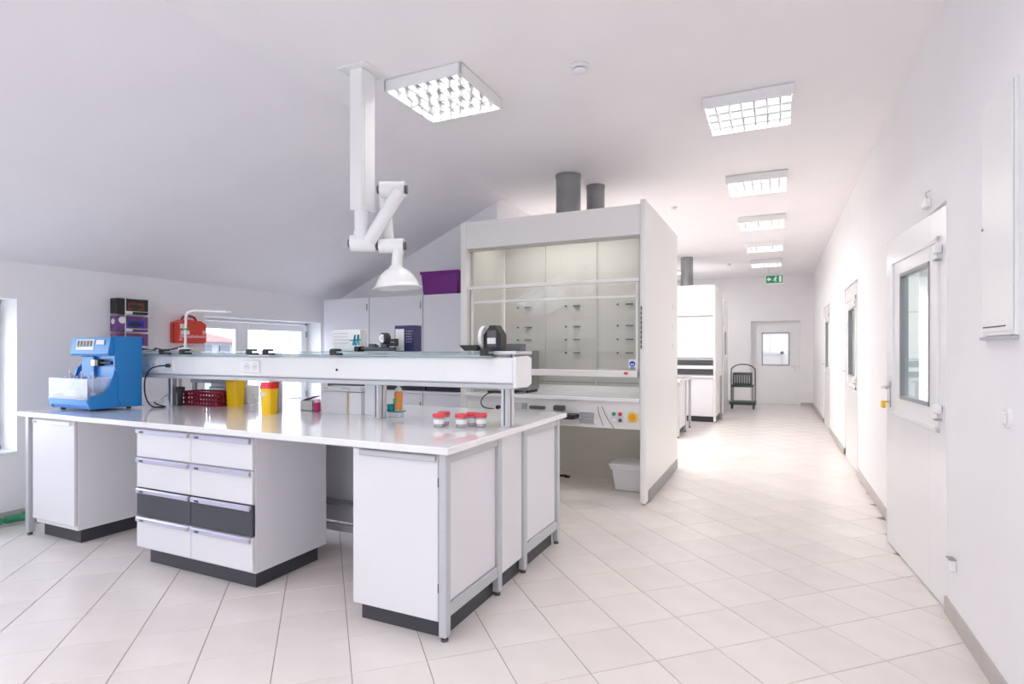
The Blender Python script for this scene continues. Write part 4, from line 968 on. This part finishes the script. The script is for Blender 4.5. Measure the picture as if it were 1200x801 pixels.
dome = MB().lathe([(.04, .15), (.048, .135), (.075, .12), (.11, .085), (.135, .04), (.145, .012), (.16, .006), (.16, 0), (.142, .004), (.13, .035), (.105, .078), (.07, .112), (.04, .128)], (0, 0, 0), 40)
Mx = Matrix.Translation(hc) @ Matrix.Rotation(R(-4), 4, fw)
dome.v = [tuple(Mx @ Vector(v)) for v in dome.v]
part('dome_hood', dome, 'white_gloss', EA)

# ================================================================ FAR END OF THE LAB
F2 = thing('fume_hood', 'second white fume hood far back, closed sash over dark strips', 'fume hood', (-1.6, 11.9, 0))
a, b = -2.6, -1.03; y0 = 11.2
part('upper_housing', B(a, b - .04, y0, 12.5, 1.17, 2.59, .01), 'hood_white', F2)
part('side_panel', B(b - .04, b, y0 - .05, 12.55, .012, 2.58, .015), 'hood_white', F2)
part('sash_line', MB().box(a, b - .05, y0 - .02, y0 - .001, 1.99, 2.01).box(a, b - .05, y0 - .012, y0 - .001, 1.19, 1.22), 'mid_grey', F2)
for z0_, z1_ in ((1.07, 1.165), (.90, .995)): part('dark_strip', MB().box(a, b - .05, y0 + .01, y0 + .04, z0_, z1_, .003), 'dark_front', F2)
part('mid_rail', B(a, b - .045, y0 - .01, y0 + .04, 1.0, 1.065, .004), 'white_gloss', F2)
part('back_panel', B(a, b - .045, y0 + .05, y0 + .07, .86, 1.17), 'hood_inner', F2)
part('work_surface', B(a, b - .04, y0 - .04, 12.5, .84, .875, .004), 'white_gloss', F2)
part('base_body', B(a, b - .045, y0, 12.4, .11, .84, .003), 'laminate', F2)
part('plinth', B(a, b + .003, y0 + .06, 12.4, 0, .11), 'kick', F2)
d = thing('exhaust_duct', 'grey duct on top of the far fume hood', 'duct', (-1.62, 11.7, 2.592), 'hood exhaust ducts')
part('pipe', C((-1.62, 11.7, 2.592), (-1.62, 11.7, ZC - .002), .12, n=24), 'duct', d)
T3 = thing('tall_cabinet', 'narrow tall white cabinet end behind the second fume hood', 'cupboard', (-1.6, 13.5, 0))
part('body', B(-2.6, -1.02, 12.75, 14.0, .012, 2.44, .01), 'white_gloss', T3)
part('plinth', B(-2.55, -1.03, 12.8, 13.95, 0, .05), 'kick_light', T3)
part('handle', MB().box(-1.02, -1.0, 13.2, 13.25, 1.25, 1.75, .004), 'mid_grey', T3)
B2 = thing('workbench', 'far workbench end with slim grey legs beside the second hood', 'workbench', (-2.0, 9.4, 0))
part('worktop', B(-3.0, -1.34, 8.95, 10.4, .86, .895, .004), 'worktop', B2)
for yb in (9.0, 9.75, 10.3):
    l_ = part('leg', B(-1.40, -1.36, yb, yb + .045, .02, .86, .003), 'frame_grey', B2)
    part('foot', C((-1.38, yb + .022, 0), (-1.38, yb + .022, .021), .018, n=10), 'charcoal', l_)
part('leg', B(-2.98, -2.94, 9.0, 9.045, 0, .86), 'frame_grey', B2)
part('side_panel', B(-1.395, -1.375, 9.05, 9.745, .12, .86), 'laminate', B2)
part('cabinet_body', B(-2.9, -1.42, 9.1, 10.2, .10, .86), 'laminate', B2)
part('plinth', B(-2.88, -1.44, 9.15, 10.15, 0, .10), 'kick', B2)
# small extinguisher-like post by hood 2
single('gas_tap_post', MB().box(-1.0, -.97, 11.75, 11.78, 0, .86, .003).box(-1.015, -.955, 11.74, 11.79, 0, .13, .006), 'mid_grey', 'thin grey upright with dark foot at the corner of second hood', 'post')
# cart
KT = thing('hand_cart', 'dark green two tier hand cart by the end wall', 'cart', (-.72, 14.4, 0))
cx, cy = -.72, 14.3
part('lower_deck', MB().box(-1.0, -.43, 14.05, 14.55, .09, .16, .01), 'cart_green', KT)
part('upper_deck', MB().box(-.96, -.48, 14.08, 14.52, .50, .545, .008), 'cart_green', KT)
for x in (-.935, -.505):
    for y in (14.11, 14.49): part('upright', C((x, y, .15), (x, y, .51), .012, n=8), 'mid_grey', KT)
part('crate', MB().box(-.925, -.515, 14.10, 14.5, .546, .83, .015), 'cart_green', KT)
m = MB()
for k in range(7): m.box(-.89 + k * .052, -.865 + k * .052, 14.092, 14.10, .60, .78)
part('crate_slot', m, 'mid_grey', KT)
part('push_handle', MB().tube([(-.985, 14.54, .15), (-.985, 14.54, .82), (-.96, 14.54, .93), (-.86, 14.54, 1.0), (-.72, 14.54, 1.02), (-.58, 14.54, 1.0), (-.48, 14.54, .93), (-.455, 14.54, .82), (-.455, 14.54, .15)], .014), 'charcoal', KT)
for x in (-.95, -.48):
    for y in (14.1, 14.5): part('wheel', C((x - .015, y, .045), (x + .015, y, .045), .045, n=16), 'soft_black', KT)

# ================================================================ RIGHT WALL ITEMS
wp = thing('wall_cabinet', 'flat white electrical cabinet high on the right wall near camera', 'cabinet', (XR, 2.8, 1.41))
part('body', B(XR - .012, XR, 2.645, 3.0, 1.415, 2.36, .002), 'white_gloss', wp)
part('door', B(XR - .018, XR - .0125, 2.655, 2.988, 1.43, 2.35, .002), 'white_gloss', wp)
part('lower_lip', B(XR - .024, XR, 2.645, 3.0, 1.398, 1.412, .002), 'ink_grey', wp)
part('nameplate_edge', B(XR - .021, XR - .018, 2.72, 2.97, 1.448, 1.453), 'charcoal', wp)
part('lock', C((XR - .022, 2.98, 1.86), (XR - .0185, 2.98, 1.86), .006, n=10), 'mid_grey', wp)
rs = thing('wall_switch', 'round white switch on the right wall below the wall cabinet', 'switch', (XR, 2.742, 1.06))
part('plate', C((XR, 2.742, 1.10), (XR - .012, 2.742, 1.10), .04, n=24), 'white_gloss', rs)
part('rocker', MB().box(XR - .02, XR - .011, 2.722, 2.762, 1.078, 1.122, .005), 'white_plastic', rs)
fs_ = thing('floor_socket', 'small white socket box low on the wall before the first door', 'socket', (XR, 3.5, .22))
part('box', B(XR - .035, XR, 3.42, 3.49, .27, .325, .008), 'white_plastic', fs_)
part('cover_edge', B(XR - .034, XR - .004, 3.425, 3.485, .326, .331, .001), 'mid_grey', fs_)
cl = thing('door_closer', 'small pale sensor with lead above the nearest door', 'sensor', (XR, 3.95, 2.2))
part('body', MB().box(XR - .03, XR, 3.93, 4.03, 2.18, 2.23, .006), 'white_gloss', cl)
part('stalk', MB().tube([(XR - .02, 3.94, 2.23), (XR - .03, 3.92, 2.25), (XR - .01, 3.90, 2.26)], .003), 'ink_grey', cl)
